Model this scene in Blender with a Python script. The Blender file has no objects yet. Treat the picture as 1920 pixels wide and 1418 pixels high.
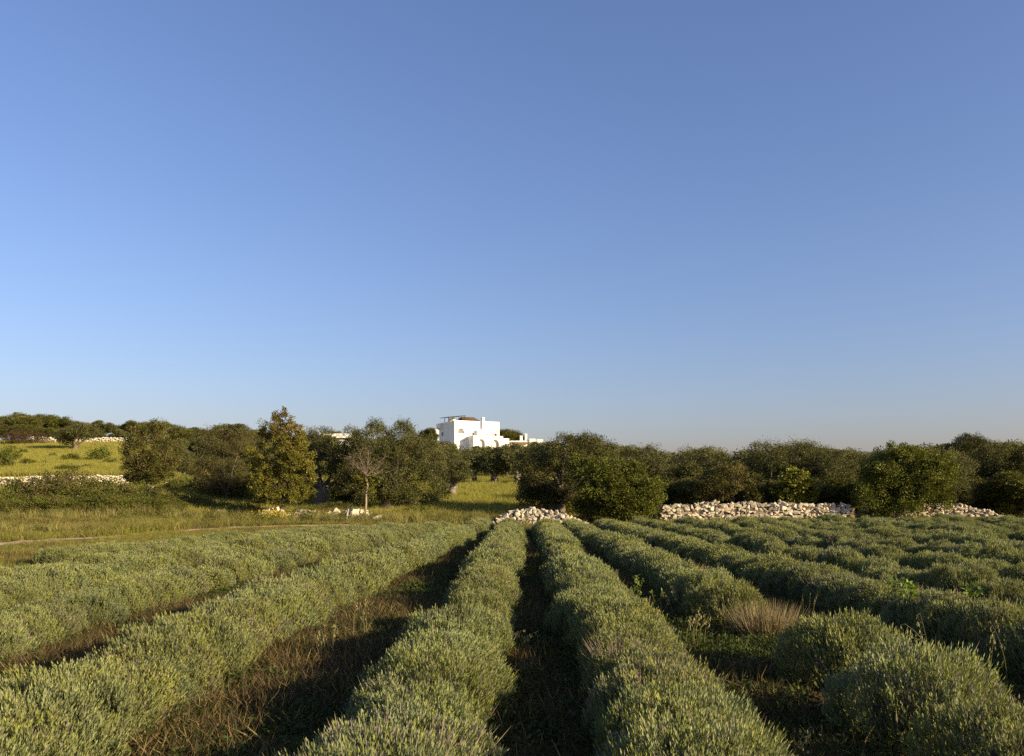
import bpy, bmesh, math, random
import numpy as np

# ------------------------------------------------------------------ camera, sky, sun, exposure
S = bpy.context.scene
COL = S.collection
F, HOR, EYE = 1600.0, 920.0, 1.7          # focal length (photo px), horizon row, eye height (m)
cam = bpy.data.cameras.new('camera'); camo = bpy.data.objects.new('camera', cam); COL.objects.link(camo)
cam.sensor_width = 36.0; cam.lens = 36.0 * F / 1920.0
cam.shift_y = (HOR - 709.0) / 1920.0
cam.clip_start = 0.1; cam.clip_end = 20000
camo.location = (0, 0, EYE); camo.rotation_euler = (math.pi / 2, 0, 0)
S.camera = camo

SUN_AZ, SUN_EL = 117.0, 17.0              # clockwise from the view direction, degrees
world = bpy.data.worlds.new('World'); S.world = world; world.use_nodes = True
wn = world.node_tree
bg = wn.nodes['Background']
sky = wn.nodes.new('ShaderNodeTexSky'); sky.sky_type = 'NISHITA'; sky.sun_disc = False
sky.sun_elevation = math.radians(SUN_EL); sky.sun_rotation = math.radians(SUN_AZ)
sky.air_density = 1.2; sky.dust_density = 1.5; sky.ozone_density = 6.0
tint = wn.nodes.new('ShaderNodeMix'); tint.data_type = 'RGBA'; tint.blend_type = 'MULTIPLY'
tint.inputs['Factor'].default_value = 1.0
tint.inputs['B'].default_value = (1.32, 0.975, 0.985, 1)
wn.links.new(sky.outputs[0], tint.inputs['A']); wn.links.new(tint.outputs['Result'], bg.inputs[0])
bg.inputs[1].default_value = 0.089
sl = bpy.data.lights.new('sun', 'SUN'); so = bpy.data.objects.new('sun', sl); COL.objects.link(so)
sl.energy = 5.0; sl.angle = math.radians(0.5); sl.color = (1.0, 0.81, 0.47)
az, el = math.radians(SUN_AZ), math.radians(SUN_EL)
sd = np.array([math.sin(az) * math.cos(el), math.cos(az) * math.cos(el), math.sin(el)])
from mathutils import Vector, Matrix, Euler
so.rotation_euler = Vector(sd).to_track_quat('Z', 'Y').to_euler()
S.view_settings.view_transform = 'Standard'; S.view_settings.look = 'None'
S.view_settings.exposure = 1.1; S.view_settings.gamma = 1.0
S.render.engine = 'CYCLES'
S.cycles.max_bounces = 6; S.cycles.diffuse_bounces = 3; S.cycles.transmission_bounces = 3
S.cycles.use_denoising = False

rng = np.random.default_rng(7)
random.seed(7)

# ------------------------------------------------------------------ helpers
def tag(o, label=None, cat=None, group=None, kind=None):
    if label: o['label'] = label
    if cat: o['category'] = cat
    if group: o['group'] = group
    if kind: o['kind'] = kind
    return o

def empty(name, loc=(0, 0, 0), rz=0.0):
    o = bpy.data.objects.new(name, None); COL.objects.link(o)
    o.location = loc; o.rotation_euler = (0, 0, rz); o.empty_display_size = 0.2
    return o

def link(name, mesh, parent=None, loc=None):
    o = bpy.data.objects.new(name, mesh); COL.objects.link(o)
    if parent is not None: o.parent = parent
    if loc is not None: o.location = loc
    return o

def nrm(v):
    return v / np.maximum(np.linalg.norm(v, axis=-1, keepdims=True), 1e-9)

class MB:
    """Collects vertices, faces, one colour per face group and material slots into one mesh."""
    def __init__(s): s.v, s.f4, s.f3, s.c, s.m4, s.m3, s.n = [], [], [], [], [], [], 0
    def add(s, v, f4=None, f3=None, col=(1, 1, 1), mat=0):
        v = np.asarray(v, float).reshape(-1, 3)
        c = np.asarray(col, float)
        if c.ndim == 1: c = np.repeat(c[None], len(v), 0)
        s.v.append(v); s.c.append(c)
        if f4 is not None and len(f4): f4 = np.asarray(f4, np.int64); s.f4.append(f4 + s.n); s.m4.append(np.full(len(f4), mat))
        if f3 is not None and len(f3): f3 = np.asarray(f3, np.int64); s.f3.append(f3 + s.n); s.m3.append(np.full(len(f3), mat))
        s.n += len(v)
        return s
    def mesh(s, name, mats, smooth=False):
        v = np.concatenate(s.v); c = np.concatenate(s.c)
        f4 = np.concatenate(s.f4) if s.f4 else np.zeros((0, 4), np.int64)
        f3 = np.concatenate(s.f3) if s.f3 else np.zeros((0, 3), np.int64)
        m4 = np.concatenate(s.m4) if s.m4 else np.zeros(0, int)
        m3 = np.concatenate(s.m3) if s.m3 else np.zeros(0, int)
        me = bpy.data.meshes.new(name)
        me.vertices.add(len(v)); me.vertices.foreach_set('co', v.astype(np.float32).ravel())
        li = np.concatenate([f4.ravel(), f3.ravel()]).astype(np.int32)
        me.loops.add(len(li)); me.loops.foreach_set('vertex_index', li)
        npoly = len(f4) + len(f3)
        me.polygons.add(npoly)
        ls = np.concatenate([np.arange(len(f4)) * 4, len(f4) * 4 + np.arange(len(f3)) * 3]).astype(np.int32)
        me.polygons.foreach_set('loop_start', ls)
        me.polygons.foreach_set('material_index', np.concatenate([m4, m3]).astype(np.int32))
        me.polygons.foreach_set('use_smooth', np.full(npoly, smooth))
        a = me.attributes.new('col', 'FLOAT_COLOR', 'POINT')
        a.data.foreach_set('color', np.concatenate([c, np.ones((len(c), 1))], 1).astype(np.float32).ravel())
        for m in (mats if isinstance(mats, (list, tuple)) else [mats]): me.materials.append(m)
        me.update(calc_edges=True)
        return me

def box(mb, lo, hi, col=(1, 1, 1), mat=0):
    x0, y0, z0 = lo; x1, y1, z1 = hi
    v = [(x0,y0,z0),(x1,y0,z0),(x1,y1,z0),(x0,y1,z0),(x0,y0,z1),(x1,y0,z1),(x1,y1,z1),(x0,y1,z1)]
    f = [(3,2,1,0),(4,5,6,7),(0,1,5,4),(1,2,6,5),(2,3,7,6),(3,0,4,7)]
    return mb.add(v, f4=f, col=col, mat=mat)

def tube(mb, pts, rad, k=7, col=(1, 1, 1), mat=0, rough=0.0, r=rng):
    pts = np.asarray(pts, float); n = len(pts); rad = np.broadcast_to(np.asarray(rad, float), (n,))
    t = nrm(np.gradient(pts, axis=0))
    ref = np.where(np.abs(t[:, 2:3]) > .9, np.array([[1., 0, 0]]), np.array([[0, 0, 1.]]))
    a = nrm(np.cross(t, ref)); b = np.cross(t, a)
    th = np.linspace(0, 2 * np.pi, k, endpoint=False)
    rr = rad[:, None] * (1 + rough * r.normal(size=(n, k)))
    v = pts[:, None] + rr[..., None] * (np.cos(th)[None, :, None] * a[:, None] + np.sin(th)[None, :, None] * b[:, None])
    i = np.arange(n - 1)[:, None] * k; j = np.arange(k)[None]; j2 = (j + 1) % k
    f = np.stack([i + j, i + j2, i + k + j2, i + k + j], -1).reshape(-1, 4)
    vv = np.concatenate([v.reshape(-1, 3), pts[-1:]])
    cap = [((n - 1) * k + q, (n - 1) * k + (q + 1) % k, n * k) for q in range(k)]
    return mb.add(vv, f4=f, f3=cap, col=col, mat=mat)

def leaves(mb, base, d, length, width, col, mat=0, r=rng, bend=0.0):
    """Lance-shaped quads: base point, direction, length, width per leaf."""
    n = len(base)
    s = nrm(np.cross(d, r.normal(size=(n, 3))))
    L = np.broadcast_to(length, (n,))[:, None]; W = np.broadcast_to(width, (n,))[:, None]
    mid = base + d * L * .45
    tip = base + d * L
    if bend: tip = tip + np.cross(s, d) * L * bend
    v = np.stack([base, mid + s * W * .5, tip, mid - s * W * .5], 1).reshape(-1, 3)
    f = np.arange(n * 4).reshape(-1, 4)
    c = np.repeat(np.broadcast_to(col, (n, 3)), 4, 0)
    return mb.add(v, f4=f, col=c, mat=mat)

def wave(x, y, seed=0, f=1.0):
    """Smooth pseudo noise in about -1..1."""
    r = np.random.default_rng(seed); o = 0
    for k in range(5):
        a = r.random() * 6.28; g = f * (0.6 + 1.5 * k * .55); p = r.random(2) * 6.28
        o = o + np.sin((x * math.cos(a) + y * math.sin(a)) * g + p[0]) * np.sin((-x * math.sin(a) + y * math.cos(a)) * g * .8 + p[1]) / (1 + .45 * k)
    return o / 1.9

# ------------------------------------------------------------------ materials
def new_mat(name):
    m = bpy.data.materials.new(name); m.use_nodes = True
    nt = m.node_tree; nt.nodes.clear()
    out = nt.nodes.new('ShaderNodeOutputMaterial')
    return m, nt, out

def N(nt, t, **kw):
    n = nt.nodes.new(t)
    for k, v in kw.items(): setattr(n, k, v)
    return n

def mixrgb(nt, blend, fac, a, b):
    n = N(nt, 'ShaderNodeMix', data_type='RGBA', blend_type=blend)
    for key, val in (('Factor', fac), ('A', a), ('B', b)):
        if hasattr(val, 'is_linked'): nt.links.new(val, n.inputs[key])
        else: n.inputs[key].default_value = (*val, 1) if isinstance(val, tuple) and len(val) == 3 else val
    return n.outputs['Result']

def foliage(name, transl=0.3, rough=0.55, spec=0.25, var=0.25, tcol=(1.15, 1.1, 0.6), alt=None):
    m, nt, out = new_mat(name)
    at = N(nt, 'ShaderNodeAttribute', attribute_name='col')
    oi = N(nt, 'ShaderNodeObjectInfo')
    mr = N(nt, 'ShaderNodeMapRange'); mr.inputs[3].default_value = 1 - var; mr.inputs[4].default_value = 1 + var
    nt.links.new(oi.outputs['Random'], mr.inputs[0])
    c = mixrgb(nt, 'MULTIPLY', 1.0, at.outputs['Color'], mr.outputs[0])
    if alt:
        ml = N(nt, 'ShaderNodeMath', operation='MULTIPLY'); ml.inputs[1].default_value = 7.31
        fr = N(nt, 'ShaderNodeMath', operation='FRACT')
        nt.links.new(oi.outputs['Random'], ml.inputs[0]); nt.links.new(ml.outputs[0], fr.inputs[0])
        c = mixrgb(nt, 'MULTIPLY', fr.outputs[0], c, alt)
    p = N(nt, 'ShaderNodeBsdfPrincipled'); p.inputs['Roughness'].default_value = rough
    p.inputs['Specular IOR Level'].default_value = spec
    t = N(nt, 'ShaderNodeBsdfTranslucent')
    nt.links.new(c, p.inputs['Base Color'])
    nt.links.new(mixrgb(nt, 'MULTIPLY', 1.0, c, tcol), t.inputs[0])
    ms = N(nt, 'ShaderNodeMixShader'); ms.inputs[0].default_value = transl
    nt.links.new(p.outputs[0], ms.inputs[1]); nt.links.new(t.outputs[0], ms.inputs[2])
    nt.links.new(ms.outputs[0], out.inputs[0])
    return m

def solid(name, col, rough=0.85, scale=4.0, amt=0.25, bump=0.0, bscale=20.0, use_attr=False, spec=0.2, objvar=0.0):
    m, nt, out = new_mat(name)
    tc = N(nt, 'ShaderNodeTexCoord')
    nz = N(nt, 'ShaderNodeTexNoise'); nz.inputs['Scale'].default_value = scale; nz.inputs['Detail'].default_value = 6
    nt.links.new(tc.outputs['Object'], nz.inputs['Vector'])
    mr = N(nt, 'ShaderNodeMapRange'); mr.inputs[1].default_value = .3; mr.inputs[2].default_value = .7
    mr.inputs[3].default_value = 1 - amt; mr.inputs[4].default_value = 1 + amt
    nt.links.new(nz.outputs[0], mr.inputs[0])
    base = (*col, 1)
    if use_attr:
        at = N(nt, 'ShaderNodeAttribute', attribute_name='col')
        b0 = mixrgb(nt, 'MULTIPLY', 1.0, at.outputs['Color'], base)
    else:
        rg = N(nt, 'ShaderNodeRGB'); rg.outputs[0].default_value = base; b0 = rg.outputs[0]
    c = mixrgb(nt, 'MULTIPLY', 1.0, b0, mr.outputs[0])
    if objvar:
        oi = N(nt, 'ShaderNodeObjectInfo')
        m2 = N(nt, 'ShaderNodeMapRange'); m2.inputs[3].default_value = 1 - objvar; m2.inputs[4].default_value = 1 + objvar
        nt.links.new(oi.outputs['Random'], m2.inputs[0])
        c = mixrgb(nt, 'MULTIPLY', 1.0, c, m2.outputs[0])
    p = N(nt, 'ShaderNodeBsdfPrincipled'); p.inputs['Roughness'].default_value = rough
    p.inputs['Specular IOR Level'].default_value = spec
    nt.links.new(c, p.inputs['Base Color'])
    if bump:
        n2 = N(nt, 'ShaderNodeTexNoise'); n2.inputs['Scale'].default_value = bscale; n2.inputs['Detail'].default_value = 5
        nt.links.new(tc.outputs['Object'], n2.inputs['Vector'])
        bp = N(nt, 'ShaderNodeBump'); bp.inputs['Strength'].default_value = bump; bp.inputs['Distance'].default_value = .05
        nt.links.new(n2.outputs[0], bp.inputs['Height']); nt.links.new(bp.outputs[0], p.inputs['Normal'])
    nt.links.new(p.outputs[0], out.inputs[0])
    return m

M_LEAF = foliage('tree_leaves', .25, .6, .18, .14)
M_LAV = foliage('lavender_shoots', .22, .7, .15, .16, (1.1, 1.1, .7), (.93, 1.0, 1.12))
M_GRASS = foliage('grass_blades', .35, .6, .2, .25, (1.1, 1.15, .5))
M_BARK = solid('bark', (1, 1, 1), .9, 9, .4, .6, 25, True)
M_WOODY = solid('woody_stems', (.045, .034, .022), .95, 14, .5)
def limestone():
    m, nt, out = new_mat('limestone')
    tc = N(nt, 'ShaderNodeTexCoord'); oi = N(nt, 'ShaderNodeObjectInfo')
    va = N(nt, 'ShaderNodeVectorMath', operation='ADD'); nt.links.new(tc.outputs['Object'], va.inputs[0]); nt.links.new(oi.outputs['Location'], va.inputs[1])
    def noise(sc, det=6):
        n = N(nt, 'ShaderNodeTexNoise'); n.inputs['Scale'].default_value = sc; n.inputs['Detail'].default_value = det
        nt.links.new(va.outputs[0], n.inputs['Vector']); return n.outputs[0]
    def ramp(src, a, b, c=0.0, d=1.0):
        q = N(nt, 'ShaderNodeMapRange')
        for i, x in enumerate((a, b, c, d)): q.inputs[i + 1].default_value = x
        nt.links.new(src, q.inputs[0]); return q.outputs[0]
    c = mixrgb(nt, 'MIX', ramp(noise(2.6), .52, .68), (.50, .435, .33), (.27, .26, .235))       # lichen
    c = mixrgb(nt, 'MIX', ramp(noise(1.1), .55, .72, 0, .6), c, (.46, .34, .20))                  # ochre stain
    c = mixrgb(nt, 'MULTIPLY', 1.0, c, ramp(noise(9), .3, .7, .75, 1.2))
    c = mixrgb(nt, 'MULTIPLY', 1.0, c, ramp(oi.outputs['Random'], 0, 1, .68, 1.22))
    p = N(nt, 'ShaderNodeBsdfPrincipled'); p.inputs['Roughness'].default_value = .9; p.inputs['Specular IOR Level'].default_value = .1
    nt.links.new(c, p.inputs['Base Color'])
    bp = N(nt, 'ShaderNodeBump'); bp.inputs['Strength'].default_value = .6; bp.inputs['Distance'].default_value = .05
    nt.links.new(noise(16), bp.inputs['Height']); nt.links.new(bp.outputs[0], p.inputs['Normal'])
    nt.links.new(p.outputs[0], out.inputs[0])
    return m
M_STONE = limestone()
M_PALE = solid('pale_limestone', (.60, .53, .41), .9, 3, .2, .4, 12)
M_CORE = solid('rubble_earth', (.16, .125, .09), .95, 8, .4, .6, 14)
M_WHITE = solid('lime_plaster', (.80, .78, .74), .85, .6, .06, .1, 3)
M_DIRT = solid('dry_path_earth', (.40, .28, .17), .95, 1.5, .25, .5, 9)
M_ROOF = solid('roof_tiles', (.20, .135, .075), .9, 3, .35, .4, 8)
M_DARK = solid('dark_reed_cover', (.05, .042, .035), .9, 4, .3)
M_SHUT = solid('grey_shutter_paint', (.42, .40, .36), .7, 3, .1)
M_GLASS = solid('window_glass', (.035, .04, .045), .15, 2, .2, spec=.6)
M_POST = solid('weathered_wood', (.33, .27, .20), .9, 12, .3, .4, 40)

# ------------------------------------------------------------------ terrain
ROWS_END = 36.0
def ss(a, b, x):
    t = np.clip((x - a) / (b - a), 0, 1); return t * t * (3 - 2 * t)
_yl = [-50, 38, 46, 61.6, 62.4, 100, 116, 140, 200, 320, 900, 4000]
_zl = [0, 0, .55, 1.75, 2.75, 6.3, 8.2, 10.0, 12.5, 15, 16, 10]
_yc = [-50, 43, 52, 75, 120, 190, 215, 320, 900, 4000]
_zc = [0, 0, .62, 2.35, 5.6, 10.7, 11.2, 12, 12, 8]
_yr = [-50, 44, 70, 110, 200, 320, 900, 4000]
_zr = [0, 0, .5, 1.6, 4.5, 6, 7, 6]
def tz(x, y):
    x = np.asarray(x, float); y = np.asarray(y, float)
    u = 960 + F * x / np.maximum(y, 20.0)
    zl, zc, zr = np.interp(y, _yl, _zl), np.interp(y, _yc, _zc), np.interp(y, _yr, _zr)
    a = ss(240, 430, u); b = ss(980, 1250, u)
    z = zl * (1 - a) + (zc * (1 - b) + zr * b) * a
    far = ss(18, 60, y)
    return z + .035 * wave(x, y, 3, 1.3) + far * .14 * wave(x, y, 4, .25)

def at(u, y):                       # point on the ground under photo column u at distance y
    x = (u - 960) / F * y
    return np.array([x, y, float(tz(x, y))])
def px(u, v, y):                    # point in space
    return np.array([(u - 960) / F * y, y, EYE + (HOR - v) / F * y])

# lavender rows: centre lines (y, x)
ROW = {
    'L5': [(19, -10.4), (27, -8.8), (34, -7.2)],
    'L4': [(12, -8.9), (20, -8.2), (26, -7.2), (33, -5.9)],
    'L3': [(6.5, -7.1), (13, -7.2), (20, -6.6), (26, -5.65), (34, -4.5)],
    'L2': [(3, -5.2), (8, -5.35), (13, -5.4), (20, -4.85), (26, -4.05), (35, -2.85)],
    'L1': [(2.5, -2.85), (5.4, -2.92), (8, -3.0), (10, -2.85), (15, -2.65), (18, -2.4), (24, -1.95), (35, -1.2)],
    'CL': [(2.2, -.62), (4, -.62), (6.2, -.64), (9.8, -.46), (20, -.28), (35, -.05)],
    'CR': [(2.2, .95), (4, .95), (6, 1.05), (9.8, 1.06), (20, 1.22), (35, 1.4)],
    'R1': [(10.6, 2.72), (13, 2.86), (20, 2.75), (35, 2.35)],
    'R2': [(3, 4.75), (6, 4.9), (9, 4.75), (14, 4.65), (20, 4.35), (35, 3.8)],
    'R3': [(5, 6.5), (8, 6.45), (16, 6.2), (24, 5.8), (36, 5.3)],
    'R4': [(8, 8.25), (16, 8.0), (24, 7.6), (37, 7.0)],
    'R5': [(10, 10.0), (16, 9.8), (24, 9.4), (37, 8.7)],
    'R6': [(12, 11.7), (24, 11.2), (38, 10.4)],
    'R7': [(15, 13.5), (24, 13.0), (38, 12.1)],
    'R8': [(17, 15.2), (26, 14.7), (38, 13.9)],
    'R9': [(20, 16.9), (28, 16.4), (38, 15.6)],
    'R10': [(22, 18.6), (28, 18.2), (38, 17.3)],
    'R11': [(24, 20.3), (38, 19.0)],
    'R12': [(27, 21.9), (38, 20.8)],
}
def row_x(k, y):
    p = np.array(ROW[k]); return np.interp(y, p[:, 0], p[:, 1])
def row_dist(x, y):
    d = np.full(np.shape(x), 9.0)
    for k, p in ROW.items():
        q = np.array(p)
        ok = (y > q[0, 0] - .5) & (y < q[-1, 0] + .5)
        d = np.where(ok, np.minimum(d, np.abs(x - row_x(k, y))), d)
    ok = (y > 3.2) & (y < 8.3)
    return np.where(ok, np.minimum(d, np.abs(x - 2.75)), d)

PATH = np.array([(-26, 20), (-19.5, 24.5), (-16.2, 27.4), (-15.0, 31.5), (-13.9, 36.0), (-12.4, 39.0), (-8.2, 41.0), (-4.5, 42.2), (-1.0, 42.6)])
def path_dist(x, y):
    d = np.full(np.shape(x), 1e9)
    for a, b in zip(PATH[:-1], PATH[1:]):
        ab = b - a; t = np.clip(((x - a[0]) * ab[0] + (y - a[1]) * ab[1]) / (ab @ ab), 0, 1)
        d = np.minimum(d, np.hypot(x - a[0] - t * ab[0], y - a[1] - t * ab[1]))
    return d

def build_ground():
    def axis(lo, hi, step, far, sgn):
        a = list(np.arange(lo, hi, step)); s = step
        while a[-1] < far: s *= 1.12; a.append(a[-1] + s)
        return a
    xs = np.array(axis(0, 45, .45, 5000, 1)); xs = np.concatenate([-xs[:0:-1], xs])
    ys = np.array(axis(-12, 130, .5, 6000, 1)); ys = np.concatenate([[-400, -150, -60, -25], ys])
    X, Y = np.meshgrid(xs, ys)
    Z = tz(X, Y)
    v = np.stack([X, Y, Z], -1).reshape(-1, 3)
    w, h = len(xs), len(ys)
    i = (np.arange(h - 1)[:, None] * w + np.arange(w - 1)[None]).ravel()
    f = np.stack([i, i + 1, i + w + 1, i + w], -1)
    x, y = v[:, 0], v[:, 1]
    field = (1 - ss(36, 41, y)) * ss(-11.5, -9.5, x + np.where(y > 17, (17 - y) * .14, 0))
    n1, n2 = wave(x, y, 11, 1.1), wave(x, y, 12, .5)
    soil = np.array([.100, .056, .030]); dry = np.array([.21, .155, .07]); green = np.array([.13, .125, .03]); lush = np.array([.24, .225, .045])
    t = np.clip(.5 + .5 * n1, 0, 1)[:, None]; n2 = wave(x, y, 44, .55)
    cf = soil * (1 - t * .45) + (dry * .8) * t * .45
    cg = dry * (1 - np.clip(.7 + .5 * n2, 0, 1)[:, None]) + green * np.clip(.7 + .5 * n2, 0, 1)[:, None]
    meadow = (ss(46, 60, y))[:, None]
    cg = cg * (1 - meadow) + (lush * (1 + .12 * n1[:, None])) * meadow
    c = cf * field[:, None] + cg * (1 - field[:, None])
    m = solid('ground_soil_and_grass', (1, 1, 1), .95, 2.2, .30, .7, 12, True, .05)
    o = link('ground', MB().add(v, f4=f, col=c).mesh('ground', m, True))
    tag(o, kind='structure')
build_ground()

def build_path():
    mb = MB(); n = 160
    L = np.concatenate([[0], np.cumsum(np.hypot(*np.diff(PATH, axis=0).T))])
    s = np.linspace(0, L[-1], n)
    cx, cy = np.interp(s, L, PATH[:, 0]), np.interp(s, L, PATH[:, 1])
    cx = cx + .25 * np.sin(s * .8); tx, ty = np.gradient(cx), np.gradient(cy); q = np.hypot(tx, ty); nx, ny = -ty / q, tx / q
    wl = np.clip(.75 + .8 * wave(s, s * 0, 21, 1.1), .02, 2); wr = np.clip(.75 + .8 * wave(s, s * 0 + 3, 22, 1.3), .02, 2)
    keep = np.clip(1 - ss(-12.5, -11.3, cx) + ss(-9.2, -8.7, cx) * (1 - ss(-7.8, -7.3, cx)) + ss(-3.9, -3.3, cx) * (1 - ss(-2.4, -1.9, cx)), .015, 1)
    wl, wr = wl * keep, wr * keep
    rows = []
    for t in (-1, -.5, 0, .5, 1):
        w = np.where(t < 0, wl, wr) * t
        x, y = cx + nx * w, cy + ny * w
        rows.append(np.stack([x, y, tz(x, y) + .030 - .02 * abs(t)], -1))
    v = np.stack(rows, 1).reshape(-1, 3)
    i = (np.arange(n - 1)[:, None] * 5 + np.arange(4)[None]).ravel()
    mb.add(v, f4=np.stack([i, i + 5, i + 6, i + 1], -1))
    tag(link('path', mb.mesh('path', M_DIRT, True)), kind='structure')
build_path()

# ------------------------------------------------------------------ instanced ground cover
def blade_tuft(name, n, spread, h, w, cols, r, lean=.35, mat=M_GRASS):
    mb = MB()
    a = r.random(n) * 6.283; rad = spread * np.sqrt(r.random(n))
    b = np.stack([np.cos(a) * rad, np.sin(a) * rad, np.full(n, -.02)], -1)
    d = nrm(np.stack([r.normal(size=n) * lean, r.normal(size=n) * lean, np.ones(n)], -1))
    H = h * (.45 + .75 * r.random(n)); s = nrm(np.cross(d, r.normal(size=(n, 3))))
    mid = b + d * H[:, None] * .55
    d2 = nrm(d + np.stack([r.normal(size=n) * .45, r.normal(size=n) * .45, -.1 * np.ones(n)], -1))
    tip = mid + d2 * H[:, None] * .5
    W = w * (.6 + .7 * r.random(n))[:, None]
    v = np.stack([b - s * W * .5, b + s * W * .5, mid + s * W * .4, mid - s * W * .4, tip], 1).reshape(-1, 3)
    k = np.arange(n)[:, None] * 5
    ci = r.integers(0, len(cols), n); c = np.array(cols)[ci] * (.75 + .5 * r.random((n, 1)))
    mb.add(v, f4=k + np.array([[0, 1, 2, 3]]), f3=k + np.array([[3, 2, 4]]), col=np.repeat(c, 5, 0))
    return mb.mesh(name, mat)

def leafy_tuft(name, n, spread, h, lw, cols, r, mat=M_GRASS):
    mb = MB()
    b = np.stack([r.normal(size=n) * spread * .5, r.normal(size=n) * spread * .5, r.random(n) * h], -1)
    d = nrm(r.normal(size=(n, 3)) + [0, 0, .3])
    leaves(mb, b, d, lw * (.7 + .6 * r.random(n)), lw * .5, np.array(cols)[r.integers(0, len(cols), n)] * (.7 + .6 * r.random((n, 1))), r=r)
    return mb.mesh(name, mat)

def scatter(name, meshes, P, scale, label, cat, r=rng, tilt=.12):
    src = bpy.data.collections.new(name + '_sources')
    for m in meshes: src.objects.link(bpy.data.objects.new(m.name, m))
    n = len(P)
    me = bpy.data.meshes.new(name); me.vertices.add(n); me.vertices.foreach_set('co', np.asarray(P, np.float32).ravel())
    ra = np.stack([r.normal(size=n) * tilt, r.normal(size=n) * tilt, r.random(n) * 6.283], -1)
    me.attributes.new('rot', 'FLOAT_VECTOR', 'POINT').data.foreach_set('vector', ra.astype(np.float32).ravel())
    me.attributes.new('scl', 'FLOAT', 'POINT').data.foreach_set('value', np.asarray(scale, np.float32))
    me.attributes.new('pick', 'INT', 'POINT').data.foreach_set('value', r.integers(0, len(meshes), n).astype(np.int32))
    o = link(name, me)
    ng = bpy.data.node_groups.new(name, 'GeometryNodeTree')
    ng.interface.new_socket('Geometry', in_out='INPUT', socket_type='NodeSocketGeometry')
    ng.interface.new_socket('Geometry', in_out='OUTPUT', socket_type='NodeSocketGeometry')
    gi, go = ng.nodes.new('NodeGroupInput'), ng.nodes.new('NodeGroupOutput')
    ip = ng.nodes.new('GeometryNodeInstanceOnPoints'); ci = ng.nodes.new('GeometryNodeCollectionInfo')
    ci.inputs['Collection'].default_value = src
    ci.inputs['Separate Children'].default_value = True; ci.inputs['Reset Children'].default_value = True
    def attr(nm, t):
        a = ng.nodes.new('GeometryNodeInputNamedAttribute'); a.data_type = t; a.inputs['Name'].default_value = nm
        return next(s for s in a.outputs if s.enabled and s.name == 'Attribute')
    L = ng.links.new
    L(gi.outputs[0], ip.inputs['Points']); L(ci.outputs[0], ip.inputs['Instance'])
    ip.inputs['Pick Instance'].default_value = True
    L(attr('pick', 'INT'), ip.inputs['Instance Index']); L(attr('rot', 'FLOAT_VECTOR'), ip.inputs['Rotation']); L(attr('scl', 'FLOAT'), ip.inputs['Scale'])
    L(ip.outputs[0], go.inputs[0])
    md = o.modifiers.new('scatter', 'NODES'); md.node_group = ng
    tag(o, label, cat, kind='stuff')
    return o

def fan(n, y0, y1, u0, u1, p=1.0, r=rng):
    """Random ground points in a wedge seen from the camera's side; even in area for p=1."""
    q = r.random(n); y = (y0 ** (1 + p) + q * (y1 ** (1 + p) - y0 ** (1 + p))) ** (1 / (1 + p))
    u = u0 + (u1 - u0) * r.random(n); x = (u - 960) / F * y
    return x, y

G_GREEN = [(.15, .165, .025), (.18, .18, .03), (.22, .20, .045), (.08, .10, .018)]
G_DRY = [(.25, .19, .08), (.20, .13, .06), (.29, .22, .10), (.14, .09, .045), (.12, .11, .03)]
G_RED = [(.085, .054, .030), (.105, .072, .040), (.062, .046, .024), (.05, .055, .018)]
G_MEADOW = [(.25, .24, .045), (.29, .265, .055), (.20, .205, .035), (.33, .28, .08)]

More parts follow.
